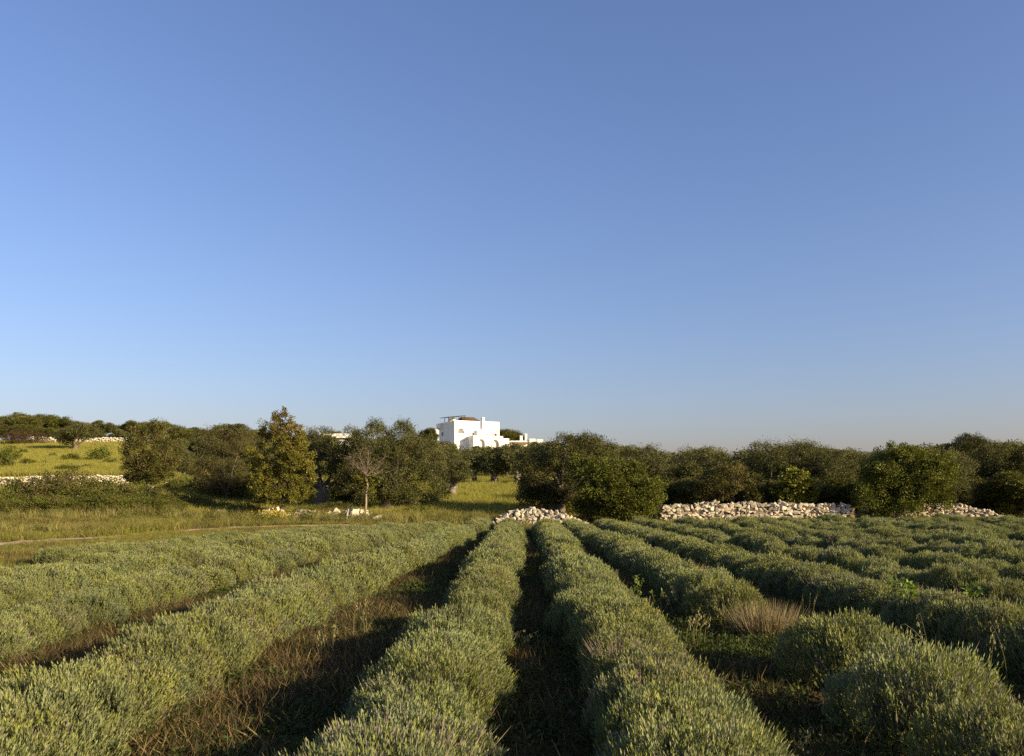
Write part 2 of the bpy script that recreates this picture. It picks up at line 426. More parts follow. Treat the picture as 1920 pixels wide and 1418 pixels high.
def ground_cover():
    r = np.random.default_rng(31)
    green = [blade_tuft('grass_tuft', 34, .16, .26, .009, G_GREEN, r) for _ in range(5)]
    mix = [blade_tuft('mixed_tuft', 34, .17, .28, .009, G_GREEN + G_DRY, r) for _ in range(4)]
    dry = [blade_tuft('dry_tuft', 40, .15, .17, .006, G_RED + G_DRY[:2], r, .5) for _ in range(6)]
    meadow = [blade_tuft('meadow_tuft', 40, .24, .42, .016, G_MEADOW, r, .25) for _ in range(5)]
    herb = [leafy_tuft('herb_tuft', 60, .13, .10, .035, [(.045, .062, .014), (.065, .080, .020), (.036, .050, .012)], r) for _ in range(4)]

    # between the rows: dry russet grass with low herbs
    x, y = fan(60000, 3.2, 37, -60, 1990, .55, r)
    d = row_dist(x, y)
    ok = (d > .34) & (d < 8) & (x > -9.5)
    x, y = x[ok], y[ok]
    g = wave(x, y, 41, .9) + .5 * r.normal(size=len(x))
    a = g < .05
    P = np.stack([x, y, tz(x, y)], -1)
    scatter('dry_grass', dry, P[a], .7 + .7 * r.random(a.sum()), 'short russet dry grass between the lavender rows', 'dry grass', r)
    b = ~a
    scatter('weeds', herb, P[b], .6 + .7 * r.random(b.sum()), 'low dark green weeds between the lavender rows', 'weeds', r)
    # rough grass at the left of the field and along the headland
    x, y = fan(34000, 13, 47, -80, 1010, 1.0, r)
    keep = ((x < -8.6 + np.where(y > 17, (y - 17) * .17, 0)) | (y > 35.5)) & (path_dist(x, y) > .45 + 1.15 * wave(x, y, 43, .75))
    x, y = x[keep], y[keep]
    x2, y2 = fan(7000, 36.5, 45, 1000, 2000, 1.0, r)
    x, y = np.concatenate([x, x2]), np.concatenate([y, y2])
    g = wave(x, y, 44, .55) + .22 * r.normal(size=len(x))
    P = np.stack([x, y, tz(x, y)], -1)
    a = g > -.1
    front = (x > np.interp(y, PATH[:, 1], PATH[:, 0])) | (y > 41.5)
    low = np.where(front, .34 + .28 * wave(x, y, 45, .6), .85 + .5 * wave(x, y, 46, .6)) + .3 * ss(42.5, 46, y)
    low = np.clip(low, .12, 1.3)
    scatter('rough_grass', green + green + mix, P[a], low[a] * (.7 + .8 * r.random(a.sum())), 'rough green and straw coloured grass beside the dirt path', 'grass', r)
    b = ~a
    scatter('straw_grass', mix + dry, P[b], low[b] * 1.2 * (.7 + .8 * r.random(b.sum())), 'straw coloured dry grass in patches beside the dirt path', 'grass', r)
    # taller weeds in drifts, thickest near the thicket and the broken wall
    tall = [leafy_tuft('tall_weed', 110, .22, .42, .06, [(.09, .11, .02), (.13, .14, .03), (.16, .13, .04), (.07, .085, .02)], r) for _ in range(4)]
    stem = [blade_tuft('seeding_grass', 46, .22, .55, .012, [(.26, .21, .09), (.30, .25, .11), (.20, .19, .05), (.17, .18, .04)], r, .22) for _ in range(4)]
    x, y = fan(9000, 20, 48, -80, 1000, 1.0, r)
    keep = ((x < -9.4 + np.where(y > 17, (y - 17) * .17, 0)) | (y > 37)) & (path_dist(x, y) > 1.0)
    dens = np.clip(wave(x, y, 47, .8) * .9 - .15, 0, 1) + .75 * ss(41, 46, y)
    front = x > np.interp(y, PATH[:, 1], PATH[:, 0])
    keep &= r.random(len(x)) < dens * np.where(front & (y < 40), .35, 1.0)
    x, y = x[keep], y[keep]; sc = (.55 + .6 * r.random(len(x))) * np.where((x > np.interp(y, PATH[:, 1], PATH[:, 0])) & (y < 41), .55, 1.0)
    scatter('tall_weeds', tall + stem + stem, np.stack([x, y, tz(x, y)], -1), sc, 'taller weeds and seeding grass in drifts before the broken wall', 'weeds', r)
    x, y = fan(2600, 41.5, 46.5, 1000, 1960, 1.0, r)
    keep = r.random(len(x)) < .12 + .8 * ss(43.3, 44.6, y)
    x, y = x[keep], y[keep]
    scatter('verge_grass', stem + tall, np.stack([x, y, tz(x, y)], -1), .35 + .35 * r.random(len(x)), 'straw coloured verge grass at the foot of the stone walls', 'grass', r)
    # meadow behind the broken wall
    x, y = fan(15000, 45.5, 84, 330, 1010, .8, r)
    P = np.stack([x, y, tz(x, y)], -1)
    scatter('meadow_grass', meadow, P, .7 + .6 * r.random(len(x)), 'tall bright green meadow grass behind the broken wall', 'grass', r)
    # hillside on the left
    x, y = fan(26000, 62.8, 118, -120, 420, .8, r)
    P = np.stack([x, y, tz(x, y)], -1)
    scatter('hillside_grass', meadow, P, .6 + .5 * r.random(len(x)), 'short yellow green grass on the hillside above the retaining wall', 'grass', r)
    x, y = fan(9000, 45.5, 62, -120, 420, .8, r)
    P = np.stack([x, y, tz(x, y)], -1)
    scatter('bank_grass', meadow + mix, P, .8 + .6 * r.random(len(x)), 'tall green grass on the bank below the retaining wall', 'grass', r)
ground_cover()

# ------------------------------------------------------------------ lavender
def lavender_mesh(name, r, n, k, lw, ll, brown=.06, stalks=20, lf=1.0, lump=.13):
    """One rounded lavender bush: unit-ish dome 1.16 m wide, .5 m high, made of upright leafy shoots."""
    mb = MB()
    cz = np.clip(.03 + .97 * r.random(n) ** .9, 0, 1); ph = r.random(n) * 6.283
    R = (1 - cz ** 2.8) ** .45
    dirs = np.stack([R * np.cos(ph), R * np.sin(ph), cz], -1)
    seed = r.integers(1, 10 ** 6)
    bump = 1 + (lump + .05) * wave(dirs[:, 0] * 3 + dirs[:, 2], dirs[:, 1] * 3, seed, 1.4) + .09 * wave(dirs[:, 0] * 9, dirs[:, 1] * 9 + dirs[:, 2] * 5, seed + 1, 1.3)
    surf = dirs * [.46, .44, .385] * bump[:, None]
    surf[:, 2] += .03
    base = surf * (.88 + .12 * r.random((n, 1)))
    out = nrm(dirs * [1, 1, .7])
    d = nrm(out * .50 + np.array([0, 0, .85]) + r.normal(size=(n, 3)) * .16)
    L = (.028 + .055 * r.random(n) ** 1.7) * lf * (1 + .35 * wave(dirs[:, 0] * 4, dirs[:, 1] * 4, seed + 7, 1.2))
    patch = wave(surf[:, 0] * 6, surf[:, 1] * 6 + surf[:, 2] * 4, seed + 2, 1.1) + .45 * r.normal(size=n)
    c = np.where((patch > .1)[:, None], np.array([.208, .216, .056]), np.array([.180, .194, .082]))
    c = np.where((r.random(n) < brown)[:, None] | (patch > (1.15 - 1.9 * min(brown, .22)))[:, None], np.array([.185, .158, .118]), c) * (.7 + .6 * r.random((n, 1)))
    a1 = nrm(np.cross(d, r.normal(size=(n, 3)))); a2 = np.cross(d, a1)
    for q in range(k):
        t = q / max(k - 1, 1)
        th = q * 2.4
        side = a1 * math.cos(th) + a2 * math.sin(th)
        dd = nrm(d + side * (.50 - .36 * t))
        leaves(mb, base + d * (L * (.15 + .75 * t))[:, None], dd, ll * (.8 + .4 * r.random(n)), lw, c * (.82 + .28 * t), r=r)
    # last year's thin flower stalks
    if stalks:
        i = r.integers(0, n, stalks); sdv = nrm(out[i] * .7 + [0, 0, .8] + r.normal(size=(stalks, 3)) * .15)
        leaves(mb, base[i], sdv, .08 + .10 * r.random(stalks), .0045, np.array([.26, .19, .11]) * (.6 + .6 * r.random((stalks, 1))), r=r)
    # woody inside
    th = np.linspace(0, 2 * np.pi, 14, endpoint=False)
    rows = []
    for z in (-.05, .06, .16, .24, .29):
        rr = .72 * math.sqrt(max(1 - (max(z, 0) / .31) ** 2.3, .02))
        rows.append(np.stack([.44 * rr * np.cos(th), .42 * rr * np.sin(th), np.full(14, z)], -1))
    v = np.concatenate(rows + [[[0, 0, .30]]]) * (1 + .06 * r.normal(size=(71, 1)))
    i = (np.arange(4)[:, None] * 14 + np.arange(14)[None]).ravel(); j = (np.arange(4)[:, None] * 14 + (np.arange(14)[None] + 1) % 14).ravel()
    mb.add(v, f4=np.stack([i, j, j + 14, i + 14], -1), f3=[(56 + q, 56 + (q + 1) % 14, 70) for q in range(14)], mat=1)
    return mb.mesh(name, [M_LAV, M_WOODY])

r = np.random.default_rng(51)
VAR = [(.03, 20, 1.0, .12), (.05, 45, 1.25, .15), (.10, 90, .9, .18), (.04, 25, 1.1, .20), (.22, 170, 1.0, .14), (.05, 30, .8, .10), (.08, 70, 1.35, .17), (.03, 15, .95, .22)]
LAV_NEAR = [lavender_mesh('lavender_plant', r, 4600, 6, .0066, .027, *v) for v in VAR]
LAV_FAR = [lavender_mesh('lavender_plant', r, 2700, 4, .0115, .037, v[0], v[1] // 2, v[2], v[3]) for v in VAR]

def stalk_clump(name, r, n, L, spread, w, cols, upright=.9):
    mb = MB()
    a = r.random(n) * 6.283; q = np.sqrt(r.random(n))
    b = np.stack([np.cos(a) * q * spread * .45, np.sin(a) * q * spread * .45, np.zeros(n)], -1)
    d = nrm(np.stack([np.cos(a) * q * .75, np.sin(a) * q * .75, np.full(n, upright)], -1) + r.normal(size=(n, 3)) * .20)
    leaves(mb, b, d, L * (.35 + .75 * r.random(n)), w * (.6 + .5 * r.random(n)), np.array(cols)[r.integers(0, len(cols), n)] * (.7 + .6 * r.random((n, 1))), r=r, bend=.05)
    return mb

ROW_LABEL = {
    'L5': 'sparse outermost lavender row on the left, nearest to the dirt path',
    'L4': 'low ragged lavender row on the left, second nearest to the dirt path',
    'L3': 'third lavender row to the left of the middle track',
    'L2': 'second lavender row to the left of the wide dark track',
    'L1': 'broad yellow green lavender row running into the bottom left corner',
    'CL': 'lavender row directly left of the middle track',
    'CR': 'lavender row directly right of the middle track',
    'R1': 'lavender row that stops at the dried brown bush',
    'R2': 'long lavender row behind the dried bush with bright green shoots on top',
    'R3': 'third lavender row to the right of the middle track',
    'R4': 'fourth lavender row to the right of the middle track',
    'R5': 'fifth lavender row to the right of the middle track',
    'R6': 'sixth lavender row to the right of the middle track',
    'R7': 'seventh lavender row to the right of the middle track',
    'R8': 'eighth lavender row to the right of the middle track',
    'R9': 'ninth lavender row to the right of the middle track',
    'R10': 'short lavender row at the right edge, third from the corner of the field',
    'R11': 'short lavender row at the right edge, second from the corner of the field',
    'R12': 'shortest lavender row in the far right corner of the field',
}
def plant(parent, x, y, sx, sy, sz, r, name='lavender_plant', hi=None):
    near = y < 13 if hi is None else hi
    me = (LAV_NEAR if near else LAV_FAR)[r.integers(0, 8)]
    o = link(name, me, parent)
    z = float(tz(x, y)) - .01
    off = np.array(parent.location) if parent is not None else np.zeros(3)
    o.location = (x - off[0], y - off[1], z - off[2])
    o.rotation_euler = (r.normal() * .07, r.normal() * .07, r.random() * 6.283)
    # rotation about z mixes the axes, so keep the footprint nearly round and let spacing make the row
    o.scale = (sx, sy, sz)
    return o

def build_rows():
    for ki, (k, pts) in enumerate(ROW.items()):
        r = np.random.default_rng(100 + ki)
        y0, y1 = pts[0][0], pts[-1][0]
        right = k[0] == 'R' and int(k[1:]) >= 3
        root = empty('lavender_row', (float(row_x(k, y0)), y0, float(tz(row_x(k, y0), y0))))
        tag(root, ROW_LABEL[k], 'lavender row', 'lavender rows')
        y = y0 + .3
        while y < y1:
            step = (.36 if not right else .42) * (.85 + .3 * r.random())
            gap = r.random() < (.06 if right else .03) and y > 9
            w = 1.04 * (1 + .055 * r.normal() + .10 * float(wave(np.array(y), np.array(ki * 7.0), 61, 1.5))) ; h = 1.04 * (1 + .08 * r.normal() + .19 * float(wave(np.array(y), np.array(ki * 7.0), 62, 1.9)))
            if k in ('L1', 'CL', 'CR', 'R2'): w *= 1.06; h *= 1.05
            if k in ('L4', 'L5'): w *= .9; h *= .78
            if k == 'L3': h *= .9
            if right: h *= 1.10 + .14 * math.sin(y * 1.3 + ki * 2); w *= .88
            if k == 'L1': h *= 1.08
            w, h = np.clip(w, .7, 1.45), np.clip(h, .6, 1.45)
            if r.random() < .07: q_ = r.uniform(.68, .85); w *= q_; h *= q_
            w *= .98; h *= .96
            if not gap:
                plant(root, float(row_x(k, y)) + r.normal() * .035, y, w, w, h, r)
            y += step
build_rows()

r = np.random.default_rng(77)
for (x, y, w, h, lab) in (
        (2.90, 7.45, 1.19, 1.30, 'rounded lavender bush standing just in front of the dried brown bush'),
        (2.78, 5.85, 1.25, 1.30, 'tall tufted lavender bush between two other bushes, beside the wild oats'),
        (2.75, 4.45, 1.27, 1.20, 'lavender bush cut by the bottom right corner')):
    tag(plant(None, x, y, w, w, h, r, 'lavender_bush', True), lab, 'lavender bush', 'separate lavender bushes')

DRYC = [(.27, .20, .105), (.20, .145, .078), (.33, .25, .135), (.16, .115, .06), (.17, .17, .07)]
mb = stalk_clump('dried_bush', r, 1900, .50, .80, .008, DRYC, 1.0)
i = 260
leaves(mb, np.stack([r.normal(size=i) * .3, r.normal(size=i) * .26, r.random(i) * .08], -1), nrm(r.normal(size=(i, 3)) + [0, 0, .4]), .07, .02, np.array([.22, .12, .06]) * (.6 + .8 * r.random((i, 1))), r=r)
p = at(1436, 9.8); o = link('dried_bush', mb.mesh('dried_bush', M_LAV), loc=p); o.scale = (.80, .75, .95)
tag(o, 'dried brown bush of bare stalks at the end of a lavender row', 'dried bush')
# grey dead clump inside the right middle row, and straw clumps further back
for (u, y, sc, lab) in ((1165, 7.1, .85, 'purple grey clump of dead stalks in the lavender row right of the track'),
                        (590, 4.15, .6, 'pale dry stalks at the bottom of the lavender row left of the track'),
                        (1595, 22, 1.5, 'straw coloured dead clump among the far lavender rows at the right'),
                        (1805, 19, 1.7, 'wide straw coloured dead patch among the lavender rows near the right edge'),
                        (1290, 14.5, 1.0, 'dry stalks leaning from the lavender row behind the dried bush')):
    mb = stalk_clump('dead_stalks', r, 420, .30, .5, .009, [(.22, .18, .14), (.19, .15, .12), (.27, .21, .13)] if y < 10 else DRYC, .9)
    z = .14 if y < 5 else .24 if y < 18 else .20
    p = at(u, y); o = link('dead_stalks', mb.mesh('dead_stalks', M_LAV), loc=(p[0], p[1], p[2] + z)); o.scale = (sc, sc, 1)
    tag(o, lab, 'dead stalks')

# ------------------------------------------------------------------ trees
def crown_mesh(name, r, blobs, nclump, nleaf, L, W, cols, rc=.42, top=None, spiky=0.0):
    """blobs: (centre xyz, radii xyz) lobes; leaf clumps sit through their outer volume."""
    C = np.array([b[0] for b in blobs], float); Rr = np.array([b[1] for b in blobs], float)
    wgt = (Rr.prod(1)) ** (2 / 3); wgt = wgt / wgt.sum()
    m = nclump * 3
    bi = r.choice(len(blobs), m, p=wgt)
    dr = nrm(r.normal(size=(m, 3)))
    q = .45 + .57 * r.random(m) ** .55
    q = q * (1 + .20 * wave(dr[:, 0] * 3.1 + bi * 1.7, dr[:, 1] * 3.1 + dr[:, 2] * 2.7, 77, 1.5)) + np.where(r.random(m) < .05, .16 * r.random(m), 0)
    pos = C[bi] + dr * Rr[bi] * q[:, None]
    inner = np.stack([np.linalg.norm((pos - C[k]) / Rr[k], axis=1) for k in range(len(blobs))], 1).min(1)
    hole = wave(pos[:, 0] * 1.5 + pos[:, 2], pos[:, 1] * 1.5 - pos[:, 2] * 1.3, 78, 1.4)
    keep = ((inner > .55) | (r.random(m) < .2)) & ((hole > -.42) | (r.random(m) < .25))
    pos, dr = pos[keep][:nclump], dr[keep][:nclump]
    n = len(pos)
    rcs = rc * (.45 + .85 * r.random(n) ** 1.3)
    cc = np.array(cols)[r.integers(0, len(cols), n)] * (.58 + .84 * r.random((n, 1)))
    if top is not None:
        zr = (pos[:, 2] - pos[:, 2].min()) / (np.ptp(pos[:, 2]) + 1e-6)
        w = np.clip((zr - .45) / .5 + .25 * r.normal(size=n), 0, 1)[:, None]
        cc = cc * (1 - w) + np.array(top) * (.75 + .5 * r.random((n, 1))) * w
    N_ = n * nleaf
    g = r.normal(size=(n, nleaf, 3)); g = g / np.linalg.norm(g, axis=2, keepdims=True) * (r.random((n, nleaf, 1)) ** .45)
    g[..., 2] *= .8
    b = pos[:, None] + g * rcs[:, None, None]
    if spiky:                                     # upright shoots at the outside
        b[..., 2] += spiky * rcs[:, None] * np.abs(r.normal(size=(n, nleaf))) * np.clip(dr[:, None, 2] + .3, 0, 1)
    b = b.reshape(-1, 3)
    d = nrm(np.repeat(dr, nleaf, 0) * .5 + g.reshape(-1, 3) * .7 + r.normal(size=(N_, 3)) * .6 + [0, 0, .2])
    c = np.repeat(cc, nleaf, 0) * (.8 + .4 * r.random((N_, 1)))
    mb = MB()
    leaves(mb, b, d, L * .92 * (.6 + .7 * r.random(N_)), W * 1.12 * (.7 + .4 * r.random(N_)), c, r=r)
    return mb.mesh(name, M_LEAF)

def trunk_mesh(name, r, base, targets, rad, col, fork=.35, gnarl=.12, k=8):
    """Tapered trunk from base to a fork, then limbs to the targets, with a few twigs."""
    mb = MB(); base = np.asarray(base, float); T = np.array(targets, float)
    top = base + (T.mean(0) - base) * fork
    top = top + r.normal(size=3) * [.1, .1, 0] * rad / .2
    ts = np.linspace(0, 1, 6)[:, None]
    pts = base + (top - base) * ts + r.normal(size=(6, 3)) * rad * .25 * np.sin(ts * np.pi)
    pts[0, 2] -= .25
    tube(mb, pts, rad * np.array([1.55, 1.2, 1.0, .95, .92, .95]), k + 2, col, rough=gnarl, r=r)
    for t in T:
        s = np.linspace(0, 1, 6)[:, None]
        mid = (top + t) / 2 + r.normal(size=3) * np.linalg.norm(t - top) * .12
        p = (1 - s) ** 2 * top + 2 * s * (1 - s) * mid + s ** 2 * t
        rl = rad * .55 * (1 - s[:, 0] * .82)
        tube(mb, p, rl, k - 1, col, rough=gnarl * .7, r=r)
        for _ in range(3):
            a = p[r.integers(2, 5)]; e = a + nrm(r.normal(size=3) + [0, 0, .5]) * np.linalg.norm(t - top) * .4
            tube(mb, np.linspace(a, e, 3), rad * .16 * np.array([1, .7, .3]), 4, col, r=r)
    return mb.mesh(name, M_BARK, True)

OLIVE = [(.092, .098, .032), (.110, .111, .040), (.078, .086, .028), (.130, .124, .050)]
OAK = [(.082, .082, .020), (.100, .094, .024), (.070, .073, .018)]
GREENC = [(.100, .116, .018), (.082, .096, .016), (.125, .134, .022)]
BRIGHT = [(.128, .136, .022), (.150, .150, .027), (.102, .114, .018)]
YELL = [(.135, .130, .022), (.160, .146, .026), (.110, .112, .019)]
BROWN = [(.098, .080, .028), (.115, .090, .032), (.082, .074, .024)]
BARKC = (.13, .105, .08)

def hero(name, label, cat, u, vb, y, ell, cols, L=.13, W=.045, dens=1.0, trad=.22, bark=BARKC, rc=.42, top=None, spiky=0.0, fork=.35, group=None, seed=0, nleaf=74, depth=1.0):
    r = np.random.default_rng(1000 + seed)
    p = at(u, y)
    root = empty(name, p)
    blobs = []
    for (eu, ev, ru, rv) in ell:
        c = px(eu, ev, y) - p
        R = np.array([ru, max(ru, rv) * .9 * depth, rv]) * y / F
        c[1] += r.normal() * R[1] * .25
        blobs.append((c, np.maximum(R - rc * .38, .12)))
    area = sum(4 * math.pi * (b[1].prod()) ** (2 / 3) for b in blobs) * .62
    ncl = int(np.clip(area * 11.5 * dens, 60, 1250))
    link('crown', crown_mesh('crown', r, blobs, ncl, nleaf, L, W, cols, rc, top, spiky), root)
    tg = [b[0] for b in sorted(blobs, key=lambda b: -b[1].prod())[:6]]
    link('trunk', trunk_mesh('trunk', r, (0, 0, 0), tg, trad, bark, fork), root)
    tag(root, label, cat, group)
    return root

HG = 'trees behind the field'
hero('oak_tree', 'slender dark tree with thin pale forked trunk at the end of the retaining wall', 'tree', 281, 918, 52,
     [(287,812,20,26),(300,800,14,14),(292,792,9,9),(276,838,26,28),(262,850,30,36),(306,855,30,38),(280,882,36,24),(246,880,18,22),(255,822,18,20),(318,880,16,22),(272,898,36,12)], OAK + BROWN[:1], .12, .05, .95, .09, (.26, .22, .17), .38, fork=.25, seed=1)
hero('brushwood_tree', 'hazy brownish green tree left of the tall yellow green shrub', 'tree', 425, 935, 55,
     [(420,848,42,42),(398,885,28,38),(440,892,36,38),(455,828,30,28),(400,820,22,20),(408,915,28,20),(448,918,28,18),(378,870,16,30)], BROWN + OLIVE[:1], .11, .03, .75, .12, BARKC, .5, seed=2)
hero('laurel_shrub', 'tall yellow green shrub with pointed reddish brown top', 'shrub', 525, 945, 46,
     [(525,905,52,36),(503,868,31,44),(548,868,31,44),(525,846,32,36),(525,822,20,30),(500,815,10,26),(546,820,12,28),(518,793,8,22),(533,790,8,18),(572,898,20,38),(482,905,18,30),(560,845,20,28),(471,855,9,22),(489,825,8,24),(563,822,8,26),(586,868,9,24),(533,779,5,12),(519,783,4,12),(497,797,5,14),(547,797,5,14),(525,934,46,13)], YELL, .105, .05, .9, .10, BARKC, .22, (.150, .115, .032), .45, seed=3)
hero('olive_tree', 'olive tree with thick split grey trunk between yellow shrub and wide olive', 'tree', 607, 945, 51,
     [(600,838,36,36),(582,868,38,38),(628,868,24,34),(575,825,24,26),(566,900,24,30),(640,900,14,26)], OLIVE, .12, .035, 1.0, .36, (.15, .135, .12), .42, fork=.42, seed=4)
hero('olive_tree', 'widest olive tree with twin leafy peaks left of the white house', 'tree', 722, 946, 49,
     [(700,832,48,42),(756,822,32,34),(682,868,48,46),(742,878,58,46),(798,858,42,42),(815,898,30,34),(660,818,22,20),(700,800,16,14),(757,799,14,14),(742,918,46,22),(694,912,38,20),(640,850,26,30),(762,930,40,14),(705,932,42,12),(652,898,24,28),(632,878,22,28),(820,922,24,16)], OLIVE + OAK[:1], .12, .036, 1.05, .34, BARKC, .42, seed=5)
hero('olive_tree', 'round olive tree at the left edge of the open meadow', 'tree', 845, 924, 60,
     [(852,860,34,26),(864,884,24,24),(836,852,26,22),(842,892,22,20)], OLIVE, .13, .04, 1.0, .30, (.17, .145, .115), .42, seed=6)
hero('olive_tree', 'shaded olive tree in the meadow, leftmost of three below the house', 'tree', 889, 906, 74,
     [(898,866,20,24),(885,858,18,20)], OLIVE, .16, .05, 1.0, .25, BARKC, .5, seed=7)
hero('olive_tree', 'olive tree on a short stout trunk in the meadow below the house', 'tree', 927, 909, 72,
     [(930,862,26,26),(945,870,20,24),(915,868,20,22)], OLIVE, .16, .05, 1.0, .30, (.18, .145, .11), .5, seed=8)
hero('olive_tree', 'olive tree in the meadow half hidden by the large dark olive', 'tree', 964, 908, 71,
     [(966,858,26,28),(985,865,26,26)], OLIVE, .16, .05, 1.0, .28, (.18, .145, .11), .5, seed=9)
hero('olive_tree', 'large dark olive tree rising behind the mound of stones', 'tree', 1043, 955, 47.5,
     [(1060,850,46,34),(1015,862,42,36),(1110,848,42,34),(1000,902,28,32),(1048,898,44,36),(1100,828,28,16),(1140,858,28,32),(1010,928,24,18),(988,915,20,26),(1065,928,34,18),(1030,930,30,18),(992,885,24,30)], OLIVE + OAK, .12, .038, 1.1, .30, BARKC, .42, seed=10)
hero('carob_shrub', 'broad green bush growing over the gap between mound and long wall', 'bush', 1152, 982, 44.4,
     [(1150,918,68,42),(1110,898,40,42),(1190,928,50,44),(1150,888,52,34),(1215,944,26,30),(1100,950,30,28),(1162,955,60,22),(1085,868,22,24),(1130,856,18,16),(1236,915,14,22),(1185,880,26,20)], GREENC, .10, .055, 1.2, .14, BARKC, .36, fork=.15, seed=11)
hero('olive_tree', 'olive tree showing above the broad green bush, left of the long wall', 'tree', 1230, 955, 53,
     [(1200,862,40,30),(1238,878,36,34),(1216,848,26,16),(1250,910,26,30)], OLIVE, .12, .038, 1.0, .26, BARKC, .42, seed=12)
hero('olive_tree', 'olive tree behind the left end of the long stone wall', 'tree', 1290, 955, 54,
     [(1290,864,42,28),(1332,862,32,26),(1270,902,34,34),(1310,905,34,34)], OLIVE, .12, .038, 1.0, .26, BARKC, .42, seed=13)
hero('mastic_shrub', 'low brownish dark shrub behind the long stone wall', 'shrub', 1370, 960, 47.5,
     [(1370,905,52,34),(1410,920,34,30),(1326,916,38,30),(1375,882,36,20),(1435,935,18,20)], OAK + BROWN, .10, .045, 1.15, .12, BARKC, .36, fork=.15, seed=14)
hero('olive_tree', 'bushy olive tree with upright shoots along its top behind the long wall', 'tree', 1470, 955, 52,
     [(1438,856,46,26),(1498,856,46,28),(1545,868,32,28),(1470,888,38,28),(1420,880,30,26),(1530,900,30,30)], OLIVE, .12, .036, 1.05, .28, BARKC, .4, None, .3, seed=15)
hero('fig_tree', 'small light green large leaved tree behind the long wall', 'tree', 1488, 962, 46.8,
     [(1490,896,30,24),(1470,926,24,24),(1512,920,28,28),(1500,945,28,18)], BRIGHT, .16, .11, .75, .09, BARKC, .34, seed=16)
hero('olive_tree', 'olive tree behind the right end of the long wall', 'tree', 1592, 958, 50,
     [(1590,865,36,32),(1570,905,34,34),(1610,898,32,36),(1555,935,26,22)], OLIVE + OAK[:1], .12, .038, 1.05, .26, BARKC, .42, seed=17)
hero('hackberry_tree', 'bright green tree filling the gap between the two stone walls', 'tree', 1680, 982, 45.2,
     [(1680,882,50,42),(1722,872,46,36),(1660,920,46,42),(1720,918,52,38),(1648,955,30,20),(1692,848,26,16),(1746,888,44,36),(1690,952,36,22),(1636,880,22,26),(1715,842,12,10),(1668,838,10,10),(1778,868,22,22),(1618,930,20,26),(1770,930,26,28)], BRIGHT[2:] + GREENC, .11, .06, .95, .14, BARKC, .38, fork=.2, seed=18)
hero('olive_tree', 'grey green olive tree behind the short stone wall', 'tree', 1785, 962, 48.5,
     [(1780,890,46,40),(1802,918,32,30),(1768,860,26,22),(1815,880,22,26)], OLIVE, .12, .036, 1.05, .26, BARKC, .42, seed=19)
hero('pine_tree', 'dark rounded pine crown topping the trees near the right edge', 'tree', 1825, 940, 72,
     [(1823,832,30,18),(1838,845,30,22),(1805,848,26,20),(1820,880,40,40)], [(.045,.048,.016),(.055,.054,.018)], .17, .04, 1.1, .2, BARKC, .5, seed=20)
hero('oak_tree', 'dark evergreen tree with low boughs filling the right edge', 'tree', 1895, 985, 50.5,
     [(1882,865,50,38),(1902,915,55,44),(1862,938,34,32),(1935,880,50,52),(1925,945,45,32)], OAK, .11, .045, 1.15, .2, BARKC, .40, fork=.2, seed=21)
hero('ivy_thicket', 'dark leafy thicket at the right edge beside the short wall', 'thicket', 1930, 985, 48.2,
     [(1925,945,45,34),(1890,950,26,22),(1960,930,50,50)], OAK + GREENC[:1], .10, .05, 1.1, .08, BARKC, .34, fork=.15, seed=22)

# the small dying tree in front of the wide olive: bare twigs above, a few yellow leaves below
def dying_tree():
    r = np.random.default_rng(222); y = 47.2; p = at(688, y); root = empty('dying_tree', p); mb = MB()
    col = (.15, .12, .09); top = px(687, 893, y) - p
    tube(mb, np.linspace([0, 0, -.2], top, 6) + r.normal(size=(6, 3)) * .05, np.linspace(.075, .05, 6), 8, (.24, .195, .145), rough=.06, r=r)
    for _ in range(15):
        e = px(686 + r.uniform(-34, 34), r.uniform(842, 885), y) - p + [0, r.uniform(-.8, .8), 0]
        s = np.linspace(0, 1, 6)[:, None]; m = (top + e) / 2 + r.normal(size=3) * .15
        q = (1 - s) ** 2 * top + 2 * s * (1 - s) * m + s ** 2 * e
        tube(mb, q, .024 * (1 - s[:, 0] * .8), 5, col, r=r)
        for _ in range(14):
            a = q[r.integers(2, 6)]; b = a + nrm(r.normal(size=3) + [0, 0, .4]) * r.uniform(.25, .6)
            tube(mb, np.linspace(a, b, 3), [.008, .006, .003], 4, col, r=r)
    link('trunk', mb.mesh('trunk', M_BARK, True), root)
    bl = [(px(u, v, y) - p, np.array([a, a, b]) * y / F) for u, v, a, b in ((676, 898, 13, 12), (704, 895, 13, 14), (696, 916, 9, 12))]
    link('crown', crown_mesh('crown', r, bl, 26, 34, .11, .05, YELL, .22), root)
    tag(root, 'small dying tree with bare pale twigs and a few yellow leaves', 'tree')
dying_tree()

# background trees: five crown models, copied
def proto_tree(seed, cols, squat=1.0):
    r = np.random.default_rng(seed)
    blobs = [(np.array([0, 0, .58]), np.array([.36, .36, .26]))]
    for _ in range(8):
        a = r.random() * 6.283; q = r.uniform(.18, .34)
        blobs.append((np.array([math.cos(a) * q, math.sin(a) * q, r.uniform(.34, .84)]), np.array([1, 1, .9]) * r.uniform(.13, .21)))
    s = 5.0
    blobs = [(b[0] * s, np.maximum(b[1] * s - .15, .2)) for b in blobs]
    cm = crown_mesh('crown', r, blobs, 520, 44, .19, .075, cols, .50)
    tm = trunk_mesh('trunk', r, (0, 0, 0), [b[0] for b in blobs[1:6]], .24, BARKC, .35)
    zmax = max(v.co.z for v in cm.vertices); 
    return cm, tm, zmax, s
PROTO = [proto_tree(300 + i, c) for i, c in enumerate((OLIVE, OAK, OLIVE + OAK, GREENC + OAK, OLIVE + BROWN[:1]))]
